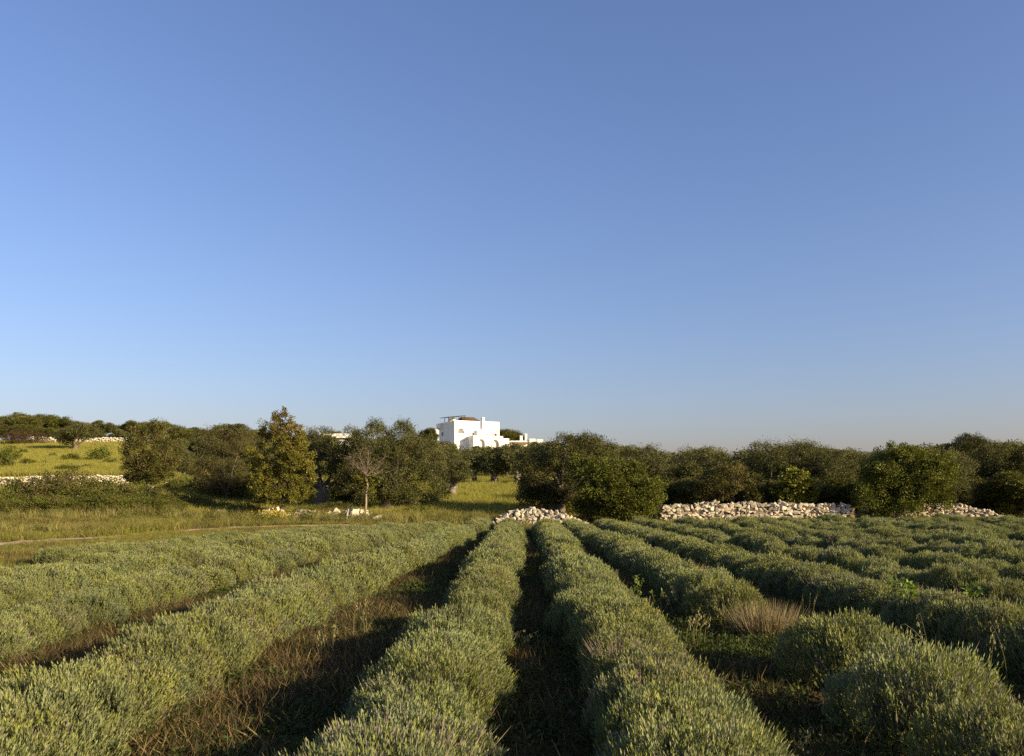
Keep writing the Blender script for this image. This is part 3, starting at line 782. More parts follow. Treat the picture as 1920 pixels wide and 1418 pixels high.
SKY_U = [-200, 0, 45, 70, 90, 130, 160, 172, 220, 265, 300, 340, 400, 430, 470, 590, 640, 700, 800, 815, 835, 900, 975, 1040, 1100, 1180, 1240, 1290, 1370, 1400, 1480, 1570, 1600, 1680, 1740, 1800, 1850, 1920, 2100]
SKY_V = [770, 774, 766, 776, 773, 782, 792, 780, 783, 783, 788, 797, 796, 791, 797, 806, 830, 815, 812, 819, 833, 834, 828, 824, 822, 830, 840, 834, 836, 832, 828, 834, 830, 838, 826, 826, 822, 818, 815]

def back_tree(u, y, vtop, kind, r, label, group, name='background_tree', wide=1.0, maxw=9.0):
    p = at(u, y)
    h = EYE + (HOR - vtop) / F * y - p[2]
    if h < 1.2: return None
    cm, tm, zmax, s = PROTO[kind]
    k = h / zmax
    w = np.clip(k * wide, .45, maxw / s)
    root = empty(name, p, r.random() * 6.283)
    root.scale = (w, w, k)
    link('trunk', tm, root); link('crown', cm, root)
    tag(root, label, 'tree', group)
    return root

ORD = 'first second third fourth fifth sixth seventh eighth ninth tenth eleventh twelfth thirteenth fourteenth fifteenth sixteenth seventeenth eighteenth nineteenth twentieth'.split()
ORD += ['twenty-' + q for q in ORD[:9]] + ['thirtieth'] + ['thirty-' + q for q in ORD[:9]]
def number(objs, label):
    objs = sorted([o for o in objs if o is not None], key=lambda o: o.location.x / o.location.y)
    for i, o in enumerate(objs): o['label'] = label + ', ' + ORD[i] + ' from the left'

def background():
    r = np.random.default_rng(404)
    def layer(u0, u1, du, y0, y1, dv, kinds, label, group, wide=1.15, name='background_tree'):
        u = max(u0, -25); u1 = min(u1, 1945); made = []
        while u < u1:
            y = r.uniform(y0, y1); v = np.interp(u, SKY_U, SKY_V) + r.uniform(*dv)
            made.append(back_tree(u + r.uniform(-.2, .2) * du, y, v, kinds[r.integers(0, len(kinds))], r, label, group, name, wide * r.uniform(.85, 1.2)))
            u += du * r.uniform(.75, 1.25)
        number(made, label)
    # wooded crest above the hillside meadow
    layer(-190, 350, 26, 124, 145, (0, 10), (0, 1, 2, 3), 'dark tree in the wooded crest above the hillside meadow', 'trees on the hillside crest', 1.3)
    layer(-190, 345, 30, 117, 123, (14, 34), (0, 1, 3), 'lower tree just behind the upper hillside wall', 'trees behind the upper hillside wall', 1.3)
    # wooded slope between hillside and house
    layer(330, 820, 30, 120, 150, (0, 10), (0, 1, 2), 'tree on the skyline of the wooded slope left of the house', 'skyline trees left of the house', 1.35)
    layer(330, 650, 34, 88, 110, (18, 40), (0, 2, 4), 'olive tree halfway down the wooded slope left of the house', 'trees halfway down the slope', 1.25)
    layer(335, 640, 38, 64, 78, (38, 70), (0, 2, 1, 4), 'olive tree at the foot of the slope left of the house', 'trees at the foot of the slope', 1.2)
    layer(660, 830, 40, 80, 100, (14, 36), (0, 2), 'olive tree glimpsed behind the widest olive', 'olive trees behind the widest olive', 1.2)
    # olives below the house
    layer(825, 1010, 22, 96, 125, (0, 8), (0, 2, 4), 'olive tree in the dense grove just below the white house', 'olive grove below the house', 1.25)
    layer(840, 1000, 34, 80, 92, (8, 22), (0, 2), 'olive tree between the meadow and the grove below the house', 'olives at the top of the meadow', 1.2)
    # right hand wood
    layer(1010, 2090, 36, 66, 92, (0, 8), (0, 1, 2, 4), 'tree on the skyline behind the stone walls at the right', 'skyline trees behind the stone walls', 1.3)
    layer(1180, 2090, 42, 53, 64, (10, 34), (0, 1, 2), 'dark tree deep in the wood behind the stone walls', 'inner trees behind the stone walls', 1.25)
    layer(1180, 2060, 40, 48.5, 51, (58, 84), (1, 3, 1), 'dark undergrowth tree in the shade behind the stone walls', 'shaded undergrowth behind the stone walls', 1.5)
    # on the open hillside
    back_tree(139, 101, 791, 0, r, 'single olive tree with pale leaning trunk on the open hillside', None, 'olive_tree', 1.45)
    # near the house
    back_tree(805, 190, 801, 1, r, 'dark round tree against the left side of the white house', None, 'pine_tree', 1.0)
    back_tree(951, 215, 802, 1, r, 'dark flat pine against the right side of the white house', None, 'pine_tree', 1.15)
    back_tree(966, 222, 814, 1, r, 'small dark tree behind the low white roofs', None, 'pine_tree', 1.2)
    back_tree(619, 215, 806, 1, r, 'small dark tree peeking over the flat white building', None, 'pine_tree', 1.0)
background()

# shrubs on the hillside and brambles below the wall
def shrub_mesh(seed, cols, w=1.0, h=.7, ncl=60, nleaf=40, L=.09, W=.04, rc=.24):
    r = np.random.default_rng(seed)
    blobs = [(np.array([0, 0, h * .45]), np.array([w * .5, w * .45, h * .5]))]
    for _ in range(5):
        a = r.random() * 6.283; blobs.append((np.array([math.cos(a) * w * .32, math.sin(a) * w * .32, h * r.uniform(.2, .6)]), np.array([.25 * w, .25 * w, .3 * h])))
    return crown_mesh('shrub', r, blobs, ncl, nleaf, L, W, cols, rc)
SHR = [shrub_mesh(500, GREENC), shrub_mesh(501, GREENC + BRIGHT[:1]), shrub_mesh(502, OAK + GREENC)]
BRM = [shrub_mesh(510 + i, c, 2.4, 1.1, 150, 44, .085, .045, .30) for i, c in enumerate((GREENC + OAK, OAK, OAK + BROWN, GREENC + BROWN[:1]))]
MOUND = shrub_mesh(520, [(.075, .046, .020), (.062, .042, .018)], 5.0, 1.9, 260, 40, .13, .05, .45)
r = np.random.default_rng(606)
for (u, y, w, h, m, lab) in (
        (22, 79, 2.0, 3.0, 1, 'dense double green shrub at the left edge of the hillside'),
        (56, 74, 1.5, 1.2, 1, 'low dark shrub beside the double green shrub on the hillside'),
        (43, 92, 1.3, 1.5, 0, 'small shrub high on the hillside at the left'),
        (98, 86, 1.0, 1.1, 0, 'tiny shrub in the middle of the hillside'),
        (131, 81, 1.9, 1.6, 1, 'rounded green shrub in the middle of the hillside'),
        (122, 67, 2.0, 1.1, 1, 'low spreading shrub just above the retaining wall'),
        (188, 80, 2.4, 2.8, 0, 'largest bright green shrub on the hillside near the slender tree'),
        (166, 69, 1.1, .9, 2, 'small dark shrub above the retaining wall near the slender tree'),
        (82, 75, .9, .8, 2, 'faint brownish shrub on the hillside above the wall'),
        (213, 75, 1.7, 1.2, 2, 'dark low leaf clump standing in for the shadow of the slender tree'),  # dark leaves stand in for the cast shadow of the slender tree
        (3, 70, 2.0, 3.0, 2, 'tall brownish shrub cut by the left edge above the wall'),
        (18, 100, 1.4, 1.2, 2, 'small dark shrub high on the hillside near the brown mound')):
    p = at(u, y); o = link('hillside_shrub', SHR[m], loc=p); o.scale = (w * .75, w * .75, h * .72); o.rotation_euler = (0, 0, r.random() * 6.28)
    tag(o, lab, 'shrub', 'shrubs on the hillside')
p = at(50, 111); o = link('brush_mound', MOUND, loc=(p[0], p[1], p[2])); o.scale = (1.05, 1, 1.1)
tag(o, 'dark brown rounded mound of brushwood by the upper hillside wall', 'mound')
BR = [(-30,47,1.3,1.2,2),(0,48.5,1.3,1.35,0),(12,45.2,.95,.8,3),(48,45.0,1.0,.7,0),(85,45.4,1.0,.85,0),(120,45.1,.95,.8,3),(158,45.4,1.0,.7,0),(196,45.2,1.0,.8,3),(236,45.5,1.0,.75,0),(272,45.3,.9,.7,3),(308,45.6,.9,.65,0),(35,46.8,1.25,1.0,3),(60,49.5,1.4,1.5,1),(95,48,1.3,1.45,2),(130,49.8,1.4,1.7,2),(150,47.2,1.3,1.1,3),(190,49,1.3,1.3,1),(215,47.2,1.3,1.0,1),(245,48.8,1.3,1.1,0),(285,47.6,1.25,.95,1),(330,47.8,1.2,.85,3),(365,48.5,1.2,.8,0),(400,47.6,1.0,.7,3),(455,46.5,.9,.7,0),(580,46.6,.9,.6,3),(630,46.9,.8,.7,1),(780,47.5,.7,.55,3)]
BRO = [[], []]
for i, (u, y, w, h, m) in enumerate(BR):
    p = at(u, y); o = link('bramble_bush', BRM[m], loc=p); o.scale = (w, w, h * (1.0 if u < 110 else 1.1 if u < 340 else 1)); o.rotation_euler = (0, 0, r.random() * 6.28)
    lab = 'dark green bramble bush in the thicket below the retaining wall' if u < 340 else 'low bramble bush among the broken wall stones at the foot of the trees'
    tag(o, lab, 'bramble', 'brambles below the retaining wall' if u < 340 else 'brambles by the broken wall')
    BRO[u >= 340].append(o)
number(BRO[0], 'dark bramble bush below the retaining wall'); number(BRO[1], 'low bramble bush among the broken wall stones')

UND = []
for (u, y, w, h) in ((352, 60, 1.2, 1.3), (398, 57.5, 1.2, 1.5), (432, 58, 1.2, 1.6), (470, 56, 1.3, 1.7), (515, 55, 1.3, 1.8), (560, 55.5, 1.3, 1.7), (588, 58, 1.1, 1.5), (655, 54, 1.1, 1.3), (690, 53.5, 1.2, 1.2), (735, 53, 1.2, 1.2), (785, 52.5, 1.1, 1.0), (1010, 50.5, 1.2, 1.3), (1060, 50, 1.4, 1.5)):
    p = at(u, y); o = link('undergrowth_bush', BRM[int(u) % 4], loc=p); o.scale = (w, w, h); o.rotation_euler = (0, 0, r.random() * 6.28)
    tag(o, 'shaded bush', 'bush', 'bushes under the trees'); UND.append(o)
number(UND, 'shaded bush growing under the trees behind the broken wall')

# ------------------------------------------------------------------ dry stone walls
def rock_mesh(seed, npt=13):
    r = np.random.default_rng(seed)
    d = nrm(r.normal(size=(npt, 3)))
    p = np.sign(d) * np.abs(d) ** .5 * r.uniform(.42, .56, (npt, 1))
    bm = bmesh.new()
    for q in p: bm.verts.new(q)
    res = bmesh.ops.convex_hull(bm, input=bm.verts)
    bmesh.ops.delete(bm, geom=[g for g in res['geom_interior'] if isinstance(g, bmesh.types.BMVert)], context='VERTS')
    bmesh.ops.bevel(bm, geom=list(bm.edges), offset=.035, segments=1, affect='EDGES') if False else None
    me = bpy.data.meshes.new('stone'); bm.to_mesh(me); bm.free(); me.materials.append(M_STONE)
    return me
ROCKS = [rock_mesh(800 + i, 14) for i in range(16)]

def stone_wall(name, label, u0, u1, y0, y1, prof, seed, sw=.25, sh=.17, pile=False, cat='stone wall', ends=True):
    """prof(t) -> wall height in metres along the length; stones are separate parts over an earth and rubble core."""
    r = np.random.default_rng(seed)
    a, b = at(u0, y0), at(u1, y1); d = (b - a); d[2] = 0; Lw = np.linalg.norm(d); d /= Lw; nn = np.array([d[1], -d[0], 0.])   # towards the camera side
    if nn[1] > 0: nn = -nn
    root = empty(name, a)
    mb = MB(); n = int(Lw / .4) + 2
    dep = .30
    vs = []
    for i in range(n):
        t = i / (n - 1); q = a + d * Lw * t; g = float(tz(q[0], q[1])); H = max(prof(t) - (.30 if pile else .16), .03)
        for (o_, z_) in ((.12, -.15), (.04, H * .8), (-.10, H), (-dep - .2, H * .9), (-dep - .35, -.15)):
            w = q + nn * (o_ - .10) * (1.0 if not pile else 1.5); vs.append([w[0] - a[0] + r.normal() * .02, w[1] - a[1] + r.normal() * .02, g + z_ - a[2] + r.normal() * .015])
    idx = (np.arange(n - 1)[:, None] * 5 + np.arange(4)[None]).ravel()
    mb.add(vs, f4=np.stack([idx, idx + 5, idx + 6, idx + 1], -1)); mb.add([vs[0], vs[1], vs[2], vs[3], vs[4]], f4=[(0, 1, 2, 3)], f3=[(0, 3, 4)]); mb.add(vs[-5:], f4=[(0, 3, 2, 1)], f3=[(0, 4, 3)])
    link('rubble_core', mb.mesh('rubble_core', M_CORE), root)
    cnt = 0
    def put(s, z, off, sx, sy, sz, tilt=.25):
        q = a + d * s + nn * off
        o = link('stone', ROCKS[r.integers(0, 16)], root)
        g = float(tz(q[0], q[1]))
        o.location = (q[0] - a[0], q[1] - a[1], g + z - a[2])
        o.rotation_euler = (r.normal() * tilt, r.normal() * tilt, math.atan2(d[1], d[0]) + r.normal() * tilt + (math.pi if r.random() < .5 else 0))
        o.scale = (sx, sy, sz)
    z = 0.0; course = 0
    while z < 1.3:
        hh = sh * r.uniform(.85, 1.2); s = r.uniform(-.1, .1)
        while s < Lw:
            wv = sw * r.uniform(.6, 1.45); t = (s + wv / 2) / Lw
            if 0 <= t <= 1 and z + hh * .3 < prof(t):
                k = r.uniform(.85, 1.3)
                back = z * (.12 if not pile else .55)
                put(s + wv / 2 + r.normal() * .02, z + hh / 2 + r.normal() * .025, .02 - back + r.normal() * .035, wv * 1.24, .30 * r.uniform(.8, 1.2), hh * k * 1.18)
                cnt += 1
            s += wv
        z += hh; course += 1
    s = 0
    while s < Lw:                                    # uneven stones along the top and on its far side
        t = s / Lw; H = prof(t)
        if H > .2:
            wv = sw * r.uniform(.8, 1.6)
            put(s, H + r.uniform(-.08, .04), -.12 - H * (.1 if not pile else .5), wv, .32, sh * r.uniform(.8, 1.6), .5); cnt += 1
            if pile or r.random() < .5: put(s + .1, H - .1, -.36 - H * (.05 if not pile else .5), wv, .32, sh * 1.3, .5); cnt += 1
        s += sw * r.uniform(.8, 1.3)
    tag(root, label, cat, 'dry stone walls')
    return root
W1 = stone_wall('stone_wall', 'long pale dry stone wall behind the right half of the field', 1238, 1592, 45.0, 45.4,
                lambda t: .90 + .10 * math.exp(-((t - .27) / .06) ** 2) - .08 * math.sin(t * 9) * (t > .35) + .03 * math.sin(t * 31), 901, .235, .155)
W2 = stone_wall('stone_wall', 'short tumbled dry stone wall near the right edge', 1668, 1886, 47.0, 46.2,
                lambda t: .25 + .62 * math.sin(math.pi * min(max(t * 1.05, 0), 1)) ** .7 + .06 * math.sin(t * 23), 902, .215, .145, False)
W3 = stone_wall('stone_pile', 'rounded mound of tumbled stones under the large dark olive', 922, 1098, 43.3, 43.0,
                lambda t: .10 + .62 * max(math.sin(math.pi * t ** .85), 0) ** .9, 903, .22, .15, True, 'stone pile')
W4 = stone_wall('stone_wall', 'low collapsed stone wall in front of the yellow green shrub', 492, 636, 45.2, 45.6,
                lambda t: .34 + .12 * math.sin(t * 14) - .08 * t, 904, .22, .15, True)
W5 = stone_wall('stone_pile', 'few bleached stones left of the yellow green shrub', 403, 455, 45.8, 45.8,
                lambda t: .28 + .10 * math.sin(t * 11), 905, .22, .14, True, 'stone pile')
W6 = stone_wall('stone_pile', 'remains of stone wall under the dying tree', 640, 690, 45.6, 45.2,
                lambda t: .28 + .16 * math.sin(t * 3.1), 906, .25, .17, True, 'stone pile')
r = np.random.default_rng(910)
for (u, y, sx, sz, lab) in ((663, 44.8, .62, .66, 'tall pale boulder standing at the end of the broken wall'), (674, 44.6, .5, .5, 'pale boulder leaning beside the tall one at the broken wall'),
                            (709, 44.4, .55, .36, 'single pale boulder right of the broken wall'), (688, 44.4, .42, .24, 'flat pale stone between boulders in the grass'),
                            (1877, 45.4, .40, .5, 'lone rounded boulder at the end of the short wall'), (1205, 43.0, .55, .22, 'flat white stones in the grass beside the broad green bush'),
                            (1697, 44.2, .3, .3, 'lone small stone in front of the bright green tree'), (78, 45.6, .5, .3, 'pale stone lying in the bramble thicket')):
    p = at(u, y); o = link('boulder', ROCKS[r.integers(0, 16)], loc=(p[0], p[1], p[2] + sz * .3)); o.scale = (sx, sx * .8, sz); o.rotation_euler = (.2, .1, r.random() * 6)
    tag(o, lab, 'boulder')

def far_wall(label, pts, height, seed, sw, sh, name='retaining_wall', retain=True):
    """pts: (u, y) polyline. Stones too small to pick apart from here: real stones joined into one part."""
    r = np.random.default_rng(seed); P = np.array([at(u, y) for u, y in pts])
    L = np.concatenate([[0], np.cumsum(np.hypot(*np.diff(P[:, :2], axis=0).T))])
    root = empty(name, P[0]); mb = MB(); core = MB()
    f = lambda s: np.array([np.interp(s, L, P[:, 0]), np.interp(s, L, P[:, 1])])
    rk = []
    for m in ROCKS:
        rk.append((np.array([v.co[:] for v in m.vertices]), np.array([p.vertices[:] for p in m.polygons])))
    z = .0
    while z < height:
        s = 0
        while s < L[-1]:
            w = sw * r.uniform(.6, 1.4); q = f(s + w / 2); g = float(tz(q[0], q[1] - .6)); v, t = rk[r.integers(0, 16)]
            an = r.normal() * .45; v = v @ np.array([[math.cos(an), 0, math.sin(an)], [0, 1, 0], [-math.sin(an), 0, math.cos(an)]])
            vv = v * [w * 1.2, .3, sh * r.uniform(.9, 1.6)]
            vv = vv + [q[0] - P[0, 0], q[1] - P[0, 1] + r.normal() * .02, g + z + sh / 2 - P[0, 2] + r.normal() * .035]
            mb.add(vv, f3=t); s += w
        z += sh
    vs = []
    ns = 40
    for i in range(ns):
        q = f(L[-1] * i / (ns - 1)); g = float(tz(q[0], q[1] - .6))
        for (dy, dz) in ((-.02, -.3), (-.02, height - .1), (.45, height - .1), (.45, -.3)): vs.append([q[0] - P[0, 0], q[1] + dy - P[0, 1], g + dz - P[0, 2]])
    i = (np.arange(ns - 1)[:, None] * 4 + np.arange(3)[None]).ravel()
    core.add(vs, f4=np.stack([i, i + 4, i + 5, i + 1], -1))
    link('rubble_core', core.mesh('rubble_core', M_CORE), root)
    tag(link('stonework', mb.mesh('stonework', M_PALE), root), kind='stuff')
    tag(root, label, 'stone wall', 'dry stone walls')
far_wall('pale retaining wall at the foot of the grassy hillside on the left', [(-60, 61.2), (0, 61.3), (120, 61.6), (240, 61.8)], 1.0, 920, .15, .10)
far_wall('low stone wall under the wooded crest at the top of the hillside', [(60, 116.5), (150, 115.5), (240, 114.5)], .85, 921, .4, .22, 'hillside_wall')

# ------------------------------------------------------------------ stakes, weeds, oats
def stake(u, y, h, w, lean, mat, name, label):
    p = at(u, y); mb = MB()
    tube(mb, [(0, 0, -.1), (lean * .5, 0, h * .5), (lean, 0, h), (lean, 0, h + .01)], [w, w * .95, w * .9, w * .6], 6, rough=.04)
    tag(link(name, mb.mesh(name, mat), loc=p), label, 'stake')
stake(648, 43.0, .72, .055, .13, M_POST, 'wooden_stake', 'short leaning wooden stake in the grass before the broken wall')
stake(280, 49.5, .85, .045, .01, M_WHITE, 'white_stake', 'short white stake at the foot of the slender pale trunk')

def oats(u, y, H, n, label, seed, bend=.5):
    r = np.random.default_rng(seed); p = at(u, y); mb = MB(); col = np.array([.34, .31, .15])
    for i in range(n):
        a = r.random() * 6.28; h = H * r.uniform(.7, 1.05); lean = bend * r.uniform(.4, 1.2) * h
        s = np.linspace(0, 1, 9)[:, None]; dv = np.array([math.cos(a), math.sin(a) * .5, 0])
        b0 = np.array([r.normal() * .08, r.normal() * .08, 0])
        q = b0 + dv * lean * s ** 2.2 + np.array([0, 0, 1.]) * h * (s - .28 * bend * s ** 3)
        tube(mb, q, .0030 * (1 - .6 * s[:, 0]), 4, col * .8, r=r)
        for t in np.linspace(.62, 1, 9):
            c = np.array([np.interp(t, s[:, 0], q[:, k]) for k in range(3)])
            e = c + nrm(r.normal(size=3) + dv) * .03 - [0, 0, .015]
            tube(mb, np.linspace(c, e, 3), [.0012, .001, .001], 3, col, r=r)
            leaves(mb, np.array([e, e]), nrm(np.array([[0, 0, -1.]] * 2) + r.normal(size=(2, 3)) * .25), .035, .008, col * 1.1, r=r)
        k = 4
        leaves(mb, np.repeat(b0[None], k, 0), nrm(r.normal(size=(k, 3)) * .4 + [0, 0, 1]), h * .45, .008, np.array([.10, .12, .03]), r=r, bend=.25)
    tag(link('wild_oat', mb.mesh('wild_oat', M_GRASS), loc=p), label, 'wild oats')
oats(1778, 6.6, .78, 2, 'upright wild oat stem rising in front of the dark shaded row', 61, .15)
oats(1800, 6.4, .86, 2, 'arching wild oat with drooping seeds near the right edge', 62, .75)
oats(1905, 6.8, .66, 2, 'wild oat stems at the right edge of the picture', 63, .4)
oats(1300, 9.3, .52, 6, 'cluster of pale oat stems in the gap left of the dried bush', 64, .2)
oats(1425, 4.95, .40, 2, 'small lit oat stem beside the shaded track at the right', 65, .5)
oats(680, 9.4, .62, 3, 'tall pale grass stems in the dark gap left of the middle row', 66, .2)
oats(605, 8.4, .42, 3, 'short grass stems in the dark gap beside the broad left row', 67, .2)
oats(965, 8.8, .40, 4, 'thin grass stems leaning over the middle track', 68, .9)
oats(1270, 11.2, .5, 3, 'slim grass stems behind the oat cluster', 69, .3)

def sprout(u, v, y, h, n, lw, label, seed, col=(.15, .21, .04), z0=None):
    r = np.random.default_rng(seed); p = px(u, v, y) if z0 is None else at(u, y); mb = MB()
    g = at(u, y); p = np.array([g[0], g[1], g[2]]); top = (EYE + (HOR - v) / F * y - g[2])
    m = 4
    for i in range(m):
        e = np.array([r.normal() * .06, r.normal() * .06, top * r.uniform(.85, 1.0)])
        q = np.linspace([r.normal() * .02, r.normal() * .02, 0], e, 5)
        tube(mb, q, [.005, .0045, .004, .003, .002], 4, np.array([.10, .12, .03]), r=r)
        k = n // m; t = np.clip(1 - r.random(k) ** 1.5 * (h / max(top, h)), 0, 1)
        b = np.stack([np.interp(t, np.linspace(0, 1, 5), q[:, c]) for c in range(3)], -1)
        leaves(mb, b, nrm(r.normal(size=(k, 3)) + [0, 0, .5]), lw * (.7 + .6 * r.random(k)), lw * .55, np.array(col) * (.75 + .5 * r.random((k, 1))), r=r)
    tag(link('leafy_weed', mb.mesh('leafy_weed', M_GRASS), loc=p), label, 'weed')
sprout(1682, 1082, 9.6, .16, 44, .07, 'bright green leafy shoot on the row behind the dried bush', 71)
sprout(1702, 1088, 9.5, .14, 40, .07, 'second bright green shoot beside the first on the row', 72)
sprout(1832, 1092, 8.9, .14, 28, .075, 'single bright green shoot on the row near the right edge', 73)
sprout(1193, 1078, 12.4, .45, 70, .05, 'yellow green weed growing beside the row right of the track', 74, (.16, .20, .04))
sprout(1232, 1105, 11.2, .5, 70, .05, 'leafy yellow green weed in the gap left of the dried bush', 75, (.16, .20, .04))
sprout(945, 1195, 8.2, .25, 70, .035, 'fresh green weed at the edge of the middle track', 76, (.10, .17, .02))
sprout(742, 1060, 16.6, .5, 160, .05, 'bushy bright green weed at the foot of the broad left row', 77, (.14, .20, .03))
sprout(1512, 1108, 10.2, .3, 36, .03, 'thin dark weed with seed heads behind the dried bush', 78, (.14, .10, .06))

r = np.random.default_rng(81); mb = MB(); p = at(510, 42.6)
n = 90; b = np.stack([r.normal(size=n) * .45, r.normal(size=n) * .3, np.zeros(n)], -1); h = .4 + .35 * r.random(n)
leaves(mb, b, nrm(np.stack([r.normal(size=n) * .15, r.normal(size=n) * .15, np.ones(n)], -1)), h, .014, np.array([.13, .16, .04]), r=r)
for k in range(5): leaves(mb, b + np.stack([0 * h, 0 * h, h * .95], -1), nrm(r.normal(size=(n, 3)) + [0, 0, .4]), .06, .045, np.array([.60, .43, .03]), r=r)
tag(link('yellow_flowers', mb.mesh('yellow_flowers', M_GRASS), loc=p), 'clump of small yellow flowers in the grass before the yellow green shrub', 'flowers')

# ------------------------------------------------------------------ the white house
HY, TH = 200.0, math.radians(27)
def hz(v): return EYE + (HOR - v) / F * HY
corner = px(852.3, 846, HY)
HB = corner[2] - 1.0
house = empty('white_house', (corner[0], corner[1], HB), TH)
PM = F / HY                                   # px per metre
ca, sa = math.cos(TH), math.sin(TH)
WF = 83.4 / PM / ca; DL = 33.7 / PM / sa
def A(u, fwd=0.0): return (u - 852.3 - fwd * sa * PM) / PM / ca     # distance along the front from the near corner
def Zl(v): return hz(v) - HB

def facade(mb, a0, a1, z0, z1, ops, dep=.35, y0=0.0, col=(1, 1, 1)):
    """Wall front in the plane y=y0 (facing -y) with openings (a, b, zb, zt, arch); reveals dep deep."""
    cuts = {a0, a1}
    for (a, b, zb, zt, arch) in ops:
        cuts |= set(np.linspace(a, b, 13) if arch else (a, b))
    cuts = sorted(cuts)
    def top(o, x):
        a, b, zb, zt, arch = o
        if not arch: return zt
        rr = (b - a) / 2; k = max(rr * rr - (x - (a + b) / 2) ** 2, 0) ** .5 / rr
        return zt - min(rr, zt - zb) * (1 - k)
    for l, rgt in zip(cuts[:-1], cuts[1:]):
        m = (l + rgt) / 2; zl = zr = z0
        for o in sorted([o for o in ops if o[0] < m < o[1]], key=lambda o: o[2]):
            if o[2] > max(zl, zr) + 1e-4:
                mb.add([(l, y0, zl), (rgt, y0, zr), (rgt, y0, o[2]), (l, y0, o[2])], f4=[(0, 1, 2, 3)], col=col)
                mb.add([(l, y0, o[2]), (rgt, y0, o[2]), (rgt, y0 + dep, o[2]), (l, y0 + dep, o[2])], f4=[(0, 1, 2, 3)], col=col)
            tl, tr = top(o, l), top(o, rgt)
            mb.add([(l, y0, tl), (rgt, y0, tr), (rgt, y0 + dep, tr), (l, y0 + dep, tl)], f4=[(3, 2, 1, 0)], col=col)
            zl, zr = tl, tr
        mb.add([(l, y0, zl), (rgt, y0, zr), (rgt, y0, z1), (l, y0, z1)], f4=[(0, 1, 2, 3)], col=col)
    for o in ops:
        for x, s in ((o[0], 1), (o[1], -1)):
            t = top(o, x)
            if t > o[2] + 1e-3:
                q = [(x, y0, o[2]), (x, y0 + dep, o[2]), (x, y0 + dep, t), (x, y0, t)]
                mb.add(q, f4=[(0, 1, 2, 3) if s > 0 else (3, 2, 1, 0)], col=col)

def window(parent, a, b, zb, zt, yp, arch=False, mull=1, shutters=False):
    w = MB(); w.add([(a, yp, zb), (b, yp, zb), (b, yp, zt), (a, yp, zt)], f4=[(0, 1, 2, 3)])
    o = link('window', w.mesh('window', M_GLASS), parent)
    fr = MB(); t = .06
    for k in range(mull + 2):
        x = a + (b - a) * k / (mull + 1); box(fr, (x - t / 2, yp - .06, zb), (x + t / 2, yp - .01, zt))
    box(fr, (a, yp - .065, zb), (b, yp - .012, zb + t)); box(fr, (a, yp - .065, zt - t), (b, yp - .012, zt))
    link('frame', fr.mesh('frame', M_WHITE), o)
    if shutters:
        for s in (-1, 1):
            x0 = a - .42 if s < 0 else b + .02
            sh = MB(); box(sh, (x0, -.07, zb - .03), (x0 + .40, -.02, zt + .03)); link('shutter', sh.mesh('shutter', M_SHUT), o)

